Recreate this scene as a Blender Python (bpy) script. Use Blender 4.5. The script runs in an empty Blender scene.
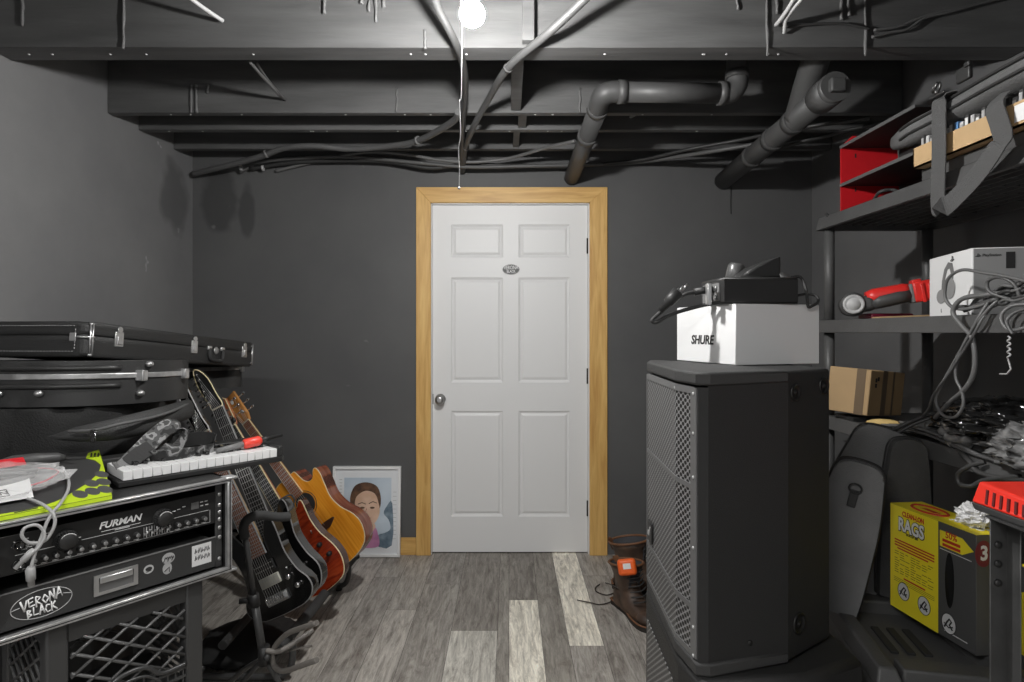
import bpy, bmesh, math, random
from mathutils import Vector, Matrix, noise
random.seed(7)
SC = bpy.context.scene
COL = SC.collection
PI = math.pi
CAMZ, F, CX, CY = 1.29, 600.0, 509.0, 332.0

def P(px, py, Y):
    "point at depth Y on the line of sight of a photograph pixel"
    return Vector(((px - CX) / F * Y, Y, CAMZ + (CY - py) / F * Y))

# ------------------------------------------------------------------ materials
MATS = {}
def mat(name, col, rough=0.6, metal=0.0, vary=0.0, scale=8.0, bump=0.0, bscale=60.0, coat=0.0, spec=0.5, alpha=1.0, trans=0.0, stretch=None):
    if name in MATS: return MATS[name]
    m = bpy.data.materials.new(name); m.use_nodes = True
    nt = m.node_tree; n = nt.nodes; l = nt.links
    b = n['Principled BSDF']
    c = (*col, 1) if len(col) == 3 else col
    b.inputs['Base Color'].default_value = c
    b.inputs['Roughness'].default_value = rough
    b.inputs['Metallic'].default_value = metal
    b.inputs['Specular IOR Level'].default_value = spec
    b.inputs['Coat Weight'].default_value = coat
    b.inputs['Coat Roughness'].default_value = 0.08
    if alpha < 1: b.inputs['Alpha'].default_value = alpha
    if trans: b.inputs['Transmission Weight'].default_value = trans
    tc = n.new('ShaderNodeTexCoord')
    vec = tc.outputs['Object']
    if stretch:
        mp = n.new('ShaderNodeMapping'); mp.inputs['Scale'].default_value = stretch
        l.new(vec, mp.inputs['Vector']); vec = mp.outputs['Vector']
    if vary:
        t = n.new('ShaderNodeTexNoise'); t.inputs['Scale'].default_value = scale; t.inputs['Detail'].default_value = 5
        l.new(vec, t.inputs['Vector'])
        r = n.new('ShaderNodeValToRGB')
        r.color_ramp.elements[0].position = 0.3; r.color_ramp.elements[1].position = 0.7
        r.color_ramp.elements[0].color = (*[max(0, x * (1 - vary)) for x in col[:3]], 1)
        r.color_ramp.elements[1].color = (*[min(1, x * (1 + vary)) for x in col[:3]], 1)
        l.new(t.outputs['Fac'], r.inputs['Fac']); l.new(r.outputs['Color'], b.inputs['Base Color'])
    if bump:
        t2 = n.new('ShaderNodeTexNoise'); t2.inputs['Scale'].default_value = bscale; t2.inputs['Detail'].default_value = 3
        l.new(vec, t2.inputs['Vector'])
        bp = n.new('ShaderNodeBump'); bp.inputs['Strength'].default_value = bump; bp.inputs['Distance'].default_value = 0.01
        l.new(t2.outputs['Fac'], bp.inputs['Height']); l.new(bp.outputs['Normal'], b.inputs['Normal'])
    MATS[name] = m
    return m

def ramp_mat(name, stops, scale, rough, stretch=(1, 1, 1), detail=4, constant=False, distort=0.0, coat=0.0, kind='noise', metal=0.0):
    if name in MATS: return MATS[name]
    m = bpy.data.materials.new(name); m.use_nodes = True
    nt = m.node_tree; n = nt.nodes; l = nt.links; b = n['Principled BSDF']
    tc = n.new('ShaderNodeTexCoord'); mp = n.new('ShaderNodeMapping'); mp.inputs['Scale'].default_value = stretch
    l.new(tc.outputs['Object'], mp.inputs['Vector'])
    if kind == 'noise':
        t = n.new('ShaderNodeTexNoise'); t.inputs['Detail'].default_value = detail; t.inputs['Distortion'].default_value = distort; out = t.outputs['Fac']
    else:
        t = n.new('ShaderNodeTexWave'); t.inputs['Distortion'].default_value = distort; t.inputs['Detail'].default_value = detail; out = t.outputs['Fac']
    t.inputs['Scale'].default_value = scale
    l.new(mp.outputs['Vector'], t.inputs['Vector'])
    r = n.new('ShaderNodeValToRGB')
    while len(r.color_ramp.elements) < len(stops): r.color_ramp.elements.new(0.5)
    for e, (p, c) in zip(r.color_ramp.elements, stops): e.position = p; e.color = (*c, 1)
    if constant: r.color_ramp.interpolation = 'CONSTANT'
    l.new(out, r.inputs['Fac']); l.new(r.outputs['Color'], b.inputs['Base Color'])
    b.inputs['Roughness'].default_value = rough; b.inputs['Coat Weight'].default_value = coat; b.inputs['Metallic'].default_value = metal
    MATS[name] = m
    return m

def g(v): return (v, v, v)

# ------------------------------------------------------------------ mesh builder
def frame(o, x, y, z=None):
    x = Vector(x).normalized(); y = Vector(y); y = (y - x * y.dot(x)).normalized()
    z = x.cross(y)
    return Matrix(((x.x, y.x, z.x, o[0]), (x.y, y.y, z.y, o[1]), (x.z, y.z, z.z, o[2]), (0, 0, 0, 1)))

def catmull(pts, n=6, closed=False):
    pts = [Vector(p) for p in pts]; out = []
    N = len(pts); rng = range(N if closed else N - 1)
    for i in rng:
        if closed: p0, p1, p2, p3 = pts[i - 1], pts[i], pts[(i + 1) % N], pts[(i + 2) % N]
        else: p0, p1, p2, p3 = pts[max(i - 1, 0)], pts[i], pts[i + 1], pts[min(i + 2, N - 1)]
        for k in range(n):
            t = k / n
            out.append(0.5 * ((2 * p1) + (p2 - p0) * t + (2 * p0 - 5 * p1 + 4 * p2 - p3) * t * t + (3 * p1 - p0 - 3 * p2 + p3) * t ** 3))
    if not closed: out.append(pts[-1])
    return out

class MB:
    def __init__(s): s.bm = bmesh.new(); s.mi = 0; s.M = Matrix.Identity(4)
    def at(s, M): s.M = M; return s
    def use(s, i): s.mi = i; return s
    def _v(s, co): return s.bm.verts.new(s.M @ Vector(co))
    def _f(s, vs, smooth=False):
        try: f = s.bm.faces.new(vs)
        except ValueError: return None
        f.material_index = s.mi; f.smooth = smooth; return f
    def face(s, pts, smooth=False): return s._f([s._v(p) for p in pts], smooth)
    def hexa(s, p, bev=0.0, seg=2):
        "p: 8 corners, bottom ccw then top ccw"
        vs = [s._v(q) for q in p]; fs = []
        for ids in ((3, 2, 1, 0), (4, 5, 6, 7), (0, 1, 5, 4), (1, 2, 6, 5), (2, 3, 7, 6), (3, 0, 4, 7)):
            fs.append(s._f([vs[i] for i in ids]))
        if bev: s._bev(vs, bev, seg)
        return s
    def _bev(s, vs, bev, seg):
        es = list({e for v in vs for e in v.link_edges})
        r = bmesh.ops.bevel(s.bm, geom=es, offset=bev, segments=seg, profile=0.5, affect='EDGES', clamp_overlap=True)
        for f in r['faces']: f.material_index = s.mi; f.smooth = True
    def box(s, c, d, bev=0.0, seg=2):
        x, y, z = c; a, b, h = d[0] / 2, d[1] / 2, d[2] / 2
        return s.hexa([(x - a, y - b, z - h), (x + a, y - b, z - h), (x + a, y + b, z - h), (x - a, y + b, z - h),
                       (x - a, y - b, z + h), (x + a, y - b, z + h), (x + a, y + b, z + h), (x - a, y + b, z + h)], bev, seg)
    def bx(s, x0, x1, y0, y1, z0, z1, bev=0.0, seg=2): return s.box(((x0 + x1) / 2, (y0 + y1) / 2, (z0 + z1) / 2), (abs(x1 - x0), abs(y1 - y0), abs(z1 - z0)), bev, seg)
    def prism(s, poly, z0, z1, bev=0.0, seg=2, smooth=False):
        n = len(poly); a = [s._v((p[0], p[1], z0)) for p in poly]; b = [s._v((p[0], p[1], z1)) for p in poly]
        top = s._f(b); bot = s._f(a[::-1])
        for i in range(n): s._f([a[i], a[(i + 1) % n], b[(i + 1) % n], b[i]], smooth)
        if bev:
            es = [e for f in (top, bot) if f for e in f.edges]
            r = bmesh.ops.bevel(s.bm, geom=es, offset=bev, segments=seg, profile=0.5, affect='EDGES', clamp_overlap=True)
            for f in r['faces']: f.material_index = s.mi; f.smooth = True
        return s
    def tube(s, pts, r, n=8, closed=False, caps=True, flat=None):
        pts = [Vector(p) for p in pts]; N = len(pts)
        rr = r if isinstance(r, (list, tuple)) else [r] * N
        tans = []
        for i in range(N):
            if closed: t = pts[(i + 1) % N] - pts[i - 1]
            else: t = pts[min(i + 1, N - 1)] - pts[max(i - 1, 0)]
            tans.append(t.normalized() if t.length > 1e-9 else Vector((0, 0, 1)))
        up = Vector((0, 0, 1)) if abs(tans[0].z) < 0.9 else Vector((1, 0, 0))
        nrm = (up - tans[0] * up.dot(tans[0])).normalized(); rings = []
        for i in range(N):
            t = tans[i]; nrm = nrm - t * nrm.dot(t)
            if nrm.length < 1e-6: nrm = t.orthogonal()
            nrm.normalize(); bi = t.cross(nrm)
            rings.append([s._v(pts[i] + (nrm * math.cos(2 * PI * k / n) + bi * math.sin(2 * PI * k / n)) * rr[i]) for k in range(n)])
        M = N if closed else N - 1
        for i in range(M):
            A, B = rings[i], rings[(i + 1) % N]
            for k in range(n): s._f([A[k], A[(k + 1) % n], B[(k + 1) % n], B[k]], True)
        if caps and not closed: s._f(rings[0][::-1]); s._f(rings[-1])
        return s
    def curve(s, pts, r, n=8, sub=6, closed=False): return s.tube(catmull(pts, sub, closed), r, n, closed)
    def cyl(s, a, b, r, n=16, r2=None): return s.tube([a, b], [r, r if r2 is None else r2], n)
    def lathe(s, prof, n=20):
        "prof: (radius, z) about local z"
        rings = []
        for r, z in prof:
            rings.append([s._v((r * math.cos(2 * PI * k / n), r * math.sin(2 * PI * k / n), z)) for k in range(n)])
        for A, B in zip(rings, rings[1:]):
            for k in range(n): s._f([A[k], A[(k + 1) % n], B[(k + 1) % n], B[k]], True)
        s._f(rings[0][::-1]); s._f(rings[-1])
        return s
    def sphere(s, c, r, nu=16, nv=10):
        r = Vector(r) if not isinstance(r, (int, float)) else Vector((r, r, r)); c = Vector(c)
        top = s._v(c + Vector((0, 0, r.z))); bot = s._v(c - Vector((0, 0, r.z))); rings = []
        for j in range(1, nv):
            a = PI * j / nv
            rings.append([s._v(c + Vector((r.x * math.sin(a) * math.cos(2 * PI * k / nu), r.y * math.sin(a) * math.sin(2 * PI * k / nu), r.z * math.cos(a)))) for k in range(nu)])
        for k in range(nu):
            s._f([top, rings[0][k], rings[0][(k + 1) % nu]], True); s._f([bot, rings[-1][(k + 1) % nu], rings[-1][k]], True)
        for A, B in zip(rings, rings[1:]):
            for k in range(nu): s._f([A[k], B[k], B[(k + 1) % nu], A[(k + 1) % nu]], True)
        return s
    def loft(s, rings, cap=True, smooth=True, closed=True):
        R = [[s._v(p) for p in r] for r in rings]; n = len(R[0])
        for A, B in zip(R, R[1:]):
            for k in range(n if closed else n - 1): s._f([A[k], A[(k + 1) % n], B[(k + 1) % n], B[k]], smooth)
        if cap: s._f(R[0][::-1]); s._f(R[-1])
        return s
    def ribbon(s, pts, wdir, w, th=0.002, sub=6):
        "flat band: pts the centre line, wdir the width direction (one or one per point)"
        n0 = len(pts)
        wd = [Vector(x) for x in wdir] if isinstance(wdir[0], (list, tuple, Vector)) else [Vector(wdir)] * n0
        c = catmull(pts, sub); d = catmull(wd, sub); rings = []
        for i, p in enumerate(c):
            t = (c[min(i + 1, len(c) - 1)] - c[max(i - 1, 0)]).normalized()
            x = (d[i] - t * d[i].dot(t)).normalized(); nn = t.cross(x)
            rings.append([p - x * w / 2 - nn * th / 2, p + x * w / 2 - nn * th / 2, p + x * w / 2 + nn * th / 2, p - x * w / 2 + nn * th / 2])
        R = [[s._v(q) for q in r] for r in rings]
        for A, B in zip(R, R[1:]):
            for k in range(4): s._f([A[k], A[(k + 1) % 4], B[(k + 1) % 4], B[k]], False)
        s._f(R[0][::-1]); s._f(R[-1])
        return s

ROOT = {}
def thing(name, label, cat, loc=(0, 0, 0), group=None, rotz=0.0):
    o = bpy.data.objects.new(name, None); COL.objects.link(o); o.empty_display_size = 0.05
    o.location = loc; o.rotation_euler = (0, 0, rotz)
    o['label'] = label; o['category'] = cat
    if group: o['group'] = group
    ROOT[o.name] = Vector(loc)
    return o
def base_of(o):
    while o is not None:
        if o.name in ROOT: return ROOT[o.name]
        o = o.parent
    return Vector((0, 0, 0))
def obj(name, mb, mats, parent=None, label=None, loc=None):
    "link a builder as ONE mesh object; coordinates are the world's unless the parent was made at the origin"
    bmesh.ops.recalc_face_normals(mb.bm, faces=mb.bm.faces)
    off = base_of(parent) if parent is not None else (Vector(loc) if loc is not None else Vector((0, 0, 0)))
    if off.length: bmesh.ops.translate(mb.bm, verts=mb.bm.verts, vec=-off)
    me = bpy.data.meshes.new(name); mb.bm.to_mesh(me); mb.bm.free()
    for m in (mats if isinstance(mats, (list, tuple)) else [mats]): me.materials.append(m)
    o = bpy.data.objects.new(name, me); COL.objects.link(o)
    if parent is not None: o.parent = parent
    elif loc is not None: o.location = loc
    if label: o['label'] = label
    return o
def tag(o, label, cat, group=None):
    o['label'] = label; o['category'] = cat
    if group: o['group'] = group
    return o
def struct(name, mb, m, parent=None, loc=None):
    o = obj(name, mb, m, parent, loc=loc)
    o['kind'] = 'structure'
    return o
def text(body, size, M, m, parent, name='lettering', bold=0.0, ext=0.0004, sx=1.0, shear=0.0, align='CENTER'):
    c = bpy.data.curves.new(name, 'FONT'); c.body = body; c.size = size; c.extrude = ext; c.offset = bold * size
    c.align_x = align; c.align_y = 'CENTER'; c.shear = shear; c.resolution_u = 3
    c.materials.append(m)
    tmp = bpy.data.objects.new(name, c); COL.objects.link(tmp)
    dg = bpy.context.evaluated_depsgraph_get(); me = bpy.data.meshes.new_from_object(tmp.evaluated_get(dg))
    bpy.data.objects.remove(tmp); bpy.data.curves.remove(c)
    me.transform(Matrix.Translation(-base_of(parent)) @ M @ Matrix.Diagonal((sx, 1, 1, 1)))
    if not me.materials: me.materials.append(m)
    o = bpy.data.objects.new(name, me); COL.objects.link(o); o.parent = parent
    return o

# common materials
BLACK = mat('black_plastic', g(0.018), 0.5, vary=0.15)
BLACKM = mat('matte_black', g(0.022), 0.75, bump=0.08, bscale=300)
BLACKG = mat('gloss_black', g(0.006), 0.12, coat=0.6)
BLACKR = mat('black_rubber', g(0.03), 0.7)
DARKG = mat('dark_grey_plastic', g(0.06), 0.5, vary=0.1)
MIDG = mat('mid_grey_plastic', g(0.16), 0.5)
LIGHTG = mat('light_grey', g(0.45), 0.5)
WHITE = mat('white_paint', g(0.78), 0.45)
CARDW = mat('white_card', g(0.72), 0.7)
CHROME = mat('chrome', g(0.75), 0.22, 1.0)
STEEL = mat('brushed_steel', g(0.5), 0.38, 1.0, bump=0.03, bscale=200)
ALU = mat('aluminium', g(0.72), 0.35, 0.9)
CREAM = mat('cream_binding', (0.72, 0.62, 0.38), 0.45)
INK = mat('black_ink', g(0.02), 0.7)
INKW = mat('white_ink', g(0.75), 0.6)
RED = mat('red_plastic', (0.72, 0.03, 0.025), 0.38, vary=0.1)
# ------------------------------------------------------------------ camera, world
cam = bpy.data.cameras.new('camera'); co = bpy.data.objects.new('camera', cam); COL.objects.link(co)
co.location = (0, 0, CAMZ); co.rotation_euler = (PI / 2, 0, 0)
cam.sensor_width = 36; cam.lens = F / 1024 * 36; cam.shift_x = 3 / 1024; cam.shift_y = -9 / 1024; cam.clip_start = 0.05
SC.camera = co
W = bpy.data.worlds.new('world'); SC.world = W; W.use_nodes = True
W.node_tree.nodes['Background'].inputs['Color'].default_value = (1, 1, 1, 1)
W.node_tree.nodes['Background'].inputs['Strength'].default_value = 0.36
vs = SC.view_settings; vs.view_transform = 'Standard'; vs.look = 'None'; vs.gamma = 1.0; vs.exposure = 0.14; vs.use_curve_mapping = False

# ------------------------------------------------------------------ room shell
YB, XL, XR, ZC = 3.48, -1.835, 1.757, 2.29
def wall_paint(name, v, patches=()):
    m = bpy.data.materials.new(name); m.use_nodes = True; n = m.node_tree.nodes; l = m.node_tree.links; b = n['Principled BSDF']
    tc = n.new('ShaderNodeTexCoord')
    t = n.new('ShaderNodeTexNoise'); t.inputs['Scale'].default_value = 1.7; t.inputs['Detail'].default_value = 6; t.inputs['Roughness'].default_value = 0.6
    l.new(tc.outputs['Object'], t.inputs['Vector'])
    r = n.new('ShaderNodeValToRGB'); r.color_ramp.elements[0].position = 0.35; r.color_ramp.elements[1].position = 0.7
    r.color_ramp.elements[0].color = (v * 0.9, v * 0.9, v * 0.92, 1); r.color_ramp.elements[1].color = (v * 1.1, v * 1.1, v * 1.1, 1)
    l.new(t.outputs['Fac'], r.inputs['Fac'])
    # small pale scuffs
    t2 = n.new('ShaderNodeTexNoise'); t2.inputs['Scale'].default_value = 9; t2.inputs['Detail'].default_value = 2
    l.new(tc.outputs['Object'], t2.inputs['Vector'])
    r2 = n.new('ShaderNodeValToRGB'); r2.color_ramp.elements[0].position = 0.77; r2.color_ramp.elements[1].position = 0.82
    l.new(t2.outputs['Fac'], r2.inputs['Fac'])
    mx = n.new('ShaderNodeMix'); mx.data_type = 'RGBA'; mx.inputs['B'].default_value = (v * 2.2, v * 2.2, v * 2.2, 1)
    l.new(r2.outputs['Color'], mx.inputs['Factor']); l.new(r.outputs['Color'], mx.inputs['A']); 
    out = mx.outputs['Result']
    for c_, r_ in patches:   # touched-up darker paint
        mp = n.new('ShaderNodeMapping'); mp.inputs['Location'].default_value = [-a / q for a, q in zip(c_, r_)]; mp.inputs['Scale'].default_value = [1 / q for q in r_]
        l.new(tc.outputs['Object'], mp.inputs['Vector'])
        ln = n.new('ShaderNodeVectorMath'); ln.operation = 'LENGTH'; l.new(mp.outputs['Vector'], ln.inputs[0])
        t4 = n.new('ShaderNodeTexNoise'); t4.inputs['Scale'].default_value = 7; l.new(tc.outputs['Object'], t4.inputs['Vector'])
        ad = n.new('ShaderNodeMath'); ad.operation = 'MULTIPLY_ADD'; ad.inputs[1].default_value = 1.1; l.new(t4.outputs['Fac'], ad.inputs[0]); l.new(ln.outputs['Value'], ad.inputs[2])
        mr = n.new('ShaderNodeMapRange'); mr.inputs['From Min'].default_value = 1.25; mr.inputs['From Max'].default_value = 1.6; mr.inputs['To Min'].default_value = 0.62; mr.inputs['To Max'].default_value = 1.0
        l.new(ad.outputs['Value'], mr.inputs['Value'])
        mm = n.new('ShaderNodeMix'); mm.data_type = 'RGBA'; mm.blend_type = 'MULTIPLY'; mm.inputs['Factor'].default_value = 1
        l.new(out, mm.inputs['A']); l.new(mr.outputs['Result'], mm.inputs['B']); out = mm.outputs['Result']
    l.new(out, b.inputs['Base Color'])
    b.inputs['Roughness'].default_value = 0.55; b.inputs['Specular IOR Level'].default_value = 0.35
    t3 = n.new('ShaderNodeTexNoise'); t3.inputs['Scale'].default_value = 180; l.new(tc.outputs['Object'], t3.inputs['Vector'])
    bp = n.new('ShaderNodeBump'); bp.inputs['Strength'].default_value = 0.06; bp.inputs['Distance'].default_value = 0.004
    l.new(t3.outputs['Fac'], bp.inputs['Height']); l.new(bp.outputs['Normal'], b.inputs['Normal'])
    return m
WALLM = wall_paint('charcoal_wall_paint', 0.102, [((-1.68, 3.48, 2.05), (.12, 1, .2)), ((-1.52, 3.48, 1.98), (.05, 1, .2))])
WALLL = wall_paint('wall_paint_lit_left', 0.205, [((-1.835, 3.30, 2.03), (1, .16, .19))])  # same wall paint, lightened to stand for the brighter light on this side
WALLR = wall_paint('wall_paint_lit_right', 0.14)  # same paint again, its colour lifted for the light on the right wall
JOISTM = mat('charcoal_painted_timber', g(0.088), 0.55, vary=0.22, scale=5, stretch=(0.5, 4, 4), bump=0.12, bscale=30)
SUBM = mat('black_painted_subfloor', g(0.03), 0.8, vary=0.2, scale=4)
PINE = ramp_mat('pine_trim', [(0.3, (0.55, 0.30, 0.085)), (0.55, (0.70, 0.43, 0.14)), (0.75, (0.78, 0.52, 0.19))], 3.0, 0.45, (14, 14, 1.2), 5, distort=0.6)
PINEH = ramp_mat('pine_trim_across', [(0.3, (0.55, 0.30, 0.085)), (0.55, (0.70, 0.43, 0.14)), (0.75, (0.78, 0.52, 0.19))], 3.0, 0.45, (1.2, 14, 14), 5, distort=0.6)

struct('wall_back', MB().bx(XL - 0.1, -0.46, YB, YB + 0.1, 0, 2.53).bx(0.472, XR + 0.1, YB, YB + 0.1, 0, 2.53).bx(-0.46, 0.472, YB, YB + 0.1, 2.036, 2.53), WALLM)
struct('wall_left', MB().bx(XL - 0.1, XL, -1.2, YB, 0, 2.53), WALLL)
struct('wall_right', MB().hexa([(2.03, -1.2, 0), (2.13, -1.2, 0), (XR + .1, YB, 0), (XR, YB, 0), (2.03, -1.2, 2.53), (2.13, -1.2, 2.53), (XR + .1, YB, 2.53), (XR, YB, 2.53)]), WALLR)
struct('ceiling', MB().bx(XL - 0.1, XR + 0.4, -1.2, YB + 0.1, 2.53, 2.56), SUBM)

# floor of vinyl planks: one mesh, a tone per plank
fm = bpy.data.materials.new('vinyl_planks'); fm.use_nodes = True
n = fm.node_tree.nodes; l = fm.node_tree.links; b = n['Principled BSDF']
at = n.new('ShaderNodeAttribute'); at.attribute_name = 'tone'
tc = n.new('ShaderNodeTexCoord')
def nz(scale, st, det=6, dist=0.0, rough=0.6):
    mp = n.new('ShaderNodeMapping'); mp.inputs['Scale'].default_value = st
    l.new(tc.outputs['Object'], mp.inputs['Vector'])
    off = n.new('ShaderNodeVectorMath'); off.operation = 'ADD'
    sc_ = n.new('ShaderNodeVectorMath'); sc_.operation = 'SCALE'; sc_.inputs['Scale'].default_value = 37.0
    l.new(at.outputs['Color'], sc_.inputs[0]); l.new(mp.outputs['Vector'], off.inputs[0]); l.new(sc_.outputs['Vector'], off.inputs[1])
    t = n.new('ShaderNodeTexNoise'); t.inputs['Scale'].default_value = scale; t.inputs['Detail'].default_value = det; t.inputs['Distortion'].default_value = dist; t.inputs['Roughness'].default_value = rough
    l.new(off.outputs['Vector'], t.inputs['Vector'])
    r = n.new('ShaderNodeValToRGB'); l.new(t.outputs['Fac'], r.inputs['Fac']); return r
ra = nz(3.0, (18, 2.0, 1), 9, 0.7, 0.78)
ra.color_ramp.elements[0].position = 0.3; ra.color_ramp.elements[0].color = (0.36, 0.35, 0.34, 1)
ra.color_ramp.elements[1].position = 0.72; ra.color_ramp.elements[1].color = (1.5, 1.5, 1.5, 1)
rb = nz(4.0, (3.0, 0.7, 1), 6, 1.8, 0.75)
rb.color_ramp.elements[0].position = 0.28; rb.color_ramp.elements[0].color = (0.5, 0.47, 0.45, 1)
rb.color_ramp.elements[1].position = 0.5; rb.color_ramp.elements[1].color = (1.08, 1.08, 1.08, 1)
def mul(a, c):
    m = n.new('ShaderNodeMix'); m.data_type = 'RGBA'; m.blend_type = 'MULTIPLY'; m.inputs['Factor'].default_value = 1
    l.new(a, m.inputs['A']); l.new(c, m.inputs['B']); return m.outputs['Result']
l.new(mul(mul(at.outputs['Color'], ra.outputs['Color']), rb.outputs['Color']), b.inputs['Base Color'])
b.inputs['Roughness'].default_value = 0.5; b.inputs['Specular IOR Level'].default_value = 0.3
xs = [-1.835, -1.69, -1.55, -1.41, -1.27, -1.13, -0.99, -0.85, -0.71, -0.57, -0.43, -0.25, -0.05, 0.0, 0.138, 0.249, 0.391, 0.53, 0.67, 0.81, 0.95, 1.09, 1.23, 1.37, 1.51, 1.65, 1.79, 1.93, 2.07]
fb = MB(); tones = []
PALE = (0.84, 0.80, 0.70); rnd = random.Random(4)
def plank(x0, x1, y0, y1, tone):
    gp = 0.0007
    fb.face([(x0 + gp, y0 + gp, 0), (x1 - gp, y0 + gp, 0), (x1 - gp, y1 - gp, 0), (x0 + gp, y1 - gp, 0)]); tones.append(tone)
for x0, x1 in zip(xs, xs[1:]):
    if abs(x0) < 1e-6: cuts = [-1.2, 0.2, 1.67, 2.888, YB + 0.1]; sp = {2: PALE, 3: (0.26, 0.24, 0.215)}
    elif abs(x0 - 0.249) < 1e-6: cuts = [-1.2, 0.0, 1.24, 2.465, YB + 0.1]; sp = {3: PALE}
    elif abs(x0 + 0.25) < 1e-6: cuts = [-1.2, 0.5, 1.4, 2.592, YB + 0.1]; sp = {2: (0.56, 0.54, 0.49), 3: (0.27, 0.25, 0.225)}
    elif abs(x0 - 0.138) < 1e-6: cuts = [-1.2, 0.9, 2.0, YB + 0.1]; sp = {2: (0.29, 0.27, 0.24), 1: (0.31, 0.29, 0.26)}
    elif abs(x0 + 0.05) < 1e-6: cuts = [-1.2, 1.1, YB + 0.1]; sp = {1: (0.30, 0.28, 0.25)}
    else:
        o_ = rnd.uniform(-1.1, 0.0); cuts = [-1.2] + [o_ + 1.2 * k for k in range(5) if -1.1 < o_ + 1.2 * k < YB - 0.1] + [YB + 0.1]; sp = {}
    for k, (a, c) in enumerate(zip(cuts, cuts[1:])):
        v = rnd.choice([0.30, 0.33, 0.38, 0.44, 0.52]); t = sp.get(k, (v, v * 0.94, v * 0.86))
        plank(x0, x1, a, c, t)
fb.use(1); fb.bx(XL - 0.1, XR + 0.4, -1.2, YB + 0.1, -0.05, -0.0008)
fl = struct('floor', fb, [fm, mat('plank_joint', g(0.03), 0.9)])
ca = fl.data.color_attributes.new('tone', 'FLOAT_COLOR', 'CORNER')
for i, p in enumerate(fl.data.polygons):
    t = tones[i] if i < len(tones) else (0.03, 0.03, 0.03)
    for li in p.loop_indices: ca.data[li].color = (*t, 1)

# ------------------------------------------------------------------ joists
JT = [(1.58, 0.10), (2.11, 0.10), (2.74, 0.038), (2.97, 0.038), (3.28, 0.038)]
joists = []
for k, (y, th) in enumerate(JT):
    mb = MB(); x0, x1 = XL + 0.001, XR + (YB - y - th) * .0583 - 0.001
    mb.bx(x0, x1, y, y + th, ZC, 2.53, 0.003, 1)
    j = struct('beam', mb, JOISTM); joists.append(j)
    if k in (1, 2, 3, 4):
        cx = {1: 528, 2: 516, 3: 522, 4: 516}[k]; xw = {1: 12, 2: 10, 3: 8, 4: 6}[k]
        a = P(cx - xw / 2, 0, y).x; c = P(cx + xw / 2, 0, y).x
        struct('bridging_block', MB().bx(a, c, (JT[k - 1][0] + JT[k - 1][1] + .001) if k > 1 else y - .035, y - .0005, ZC + 0.010, 2.53, 0.002, 1), JOISTM, j)
DRIPM = mat('painted_glue', g(0.13), 0.45, bump=0.3, bscale=120)
for px, y0, y1, k in [(124, -20, 49, 1), (22, -20, 26, 1), (325, -20, 14, 1), (362, -20, 4, 1), (369, -20, 12, 1), (376, -20, 22, 1), (384, -20, 8, 1), (425, 30, 49, 1),
                      (767, -20, 56, 1), (776, -20, 14, 1), (841, -20, 20, 1), (848, -20, 16, 1), (865, -20, 56, 1), (737, -20, 10, 1),
                      (96, 82, 104, 2), (100, 82, 106, 2), (191, 85, 113, 2), (196, 85, 113, 2), (580, 88, 112, 2), (397, 88, 112, 2), (208, 85, 93, 2)]:
    y = JT[k][0] - 0.004
    a, c = P(px, y0, y), P(px + random.uniform(-1, 1), y1, y)
    pts = [a.lerp(c, t / 7) + Vector((random.uniform(-.002, .002), 0, 0)) for t in range(8)]
    obj('glue_drip', MB().tube(pts, [random.uniform(.004, .007) for _ in pts], 6), DRIPM, joists[k])
# nail heads under the joists
for k in (1, 2, 3):
    mb = MB(); rr = random.Random(k)
    for q in range(14):
        x = rr.uniform(XL + .1, XR - .3); y = JT[k][0] + JT[k][1] / 2
        mb.sphere((x, y, ZC), (0.005, 0.005, 0.003), 8, 4)
    obj('nail_head', mb, LIGHTG, joists[k])

# ------------------------------------------------------------------ door, casing, baseboard
DX0, DX1, DZ = -0.4475, 0.4595, 2.03
dr = struct('door_1', MB().bx(DX0, DX1, YB + 0.034, YB + 0.058, 0.006, DZ), WHITE)
mb = MB(); YD = YB + 0.0215
def dz(py): return CAMZ + (CY - py) / F * YD
def dx(px): return (px - CX) / F * YD
cols = [DX0, dx(451), dx(503), dx(518.5), dx(570), DX1]
rows = [0.006, dz(516.5), dz(411), dz(382.5), dz(277.5), dz(257.5), dz(224.5), DZ]
grid = [[mb._v((x, YD, z)) for x in cols] for z in rows]; pf = []
for i in range(len(rows) - 1):
    for j in range(len(cols) - 1):
        f = mb._f([grid[i][j], grid[i][j + 1], grid[i + 1][j + 1], grid[i + 1][j]])
        if i in (1, 3, 5) and j in (1, 3): pf.append(f)
bmesh.ops.recalc_face_normals(mb.bm, faces=mb.bm.faces)
if pf[0].normal.y > 0: bmesh.ops.reverse_faces(mb.bm, faces=mb.bm.faces)
r = bmesh.ops.inset_individual(mb.bm, faces=pf, thickness=0.009, depth=-0.006)
r = bmesh.ops.inset_individual(mb.bm, faces=pf, thickness=0.012, depth=-0.003)
r = bmesh.ops.inset_individual(mb.bm, faces=pf, thickness=0.020, depth=0.007)
me = bpy.data.meshes.new('door_skin'); mb.bm.to_mesh(me); mb.bm.free(); me.materials.append(WHITE)
o = bpy.data.objects.new('panelled_face', me); COL.objects.link(o); o.parent = dr; o['kind'] = 'structure'
mb = MB()  # the slab edges round the panelled skin
for a, c, e, f_ in ((DX0, DX0 + .001, 0.006, DZ), (DX1 - .001, DX1, 0.006, DZ), (DX0, DX1, DZ - .001, DZ), (DX0, DX1, 0.006, 0.007)): mb.bx(a, c, YD, YB + 0.034, e, f_)
obj('door_edge', mb, WHITE, dr)
kp = Vector((dx(440.5), YD, dz(399)))
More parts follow.
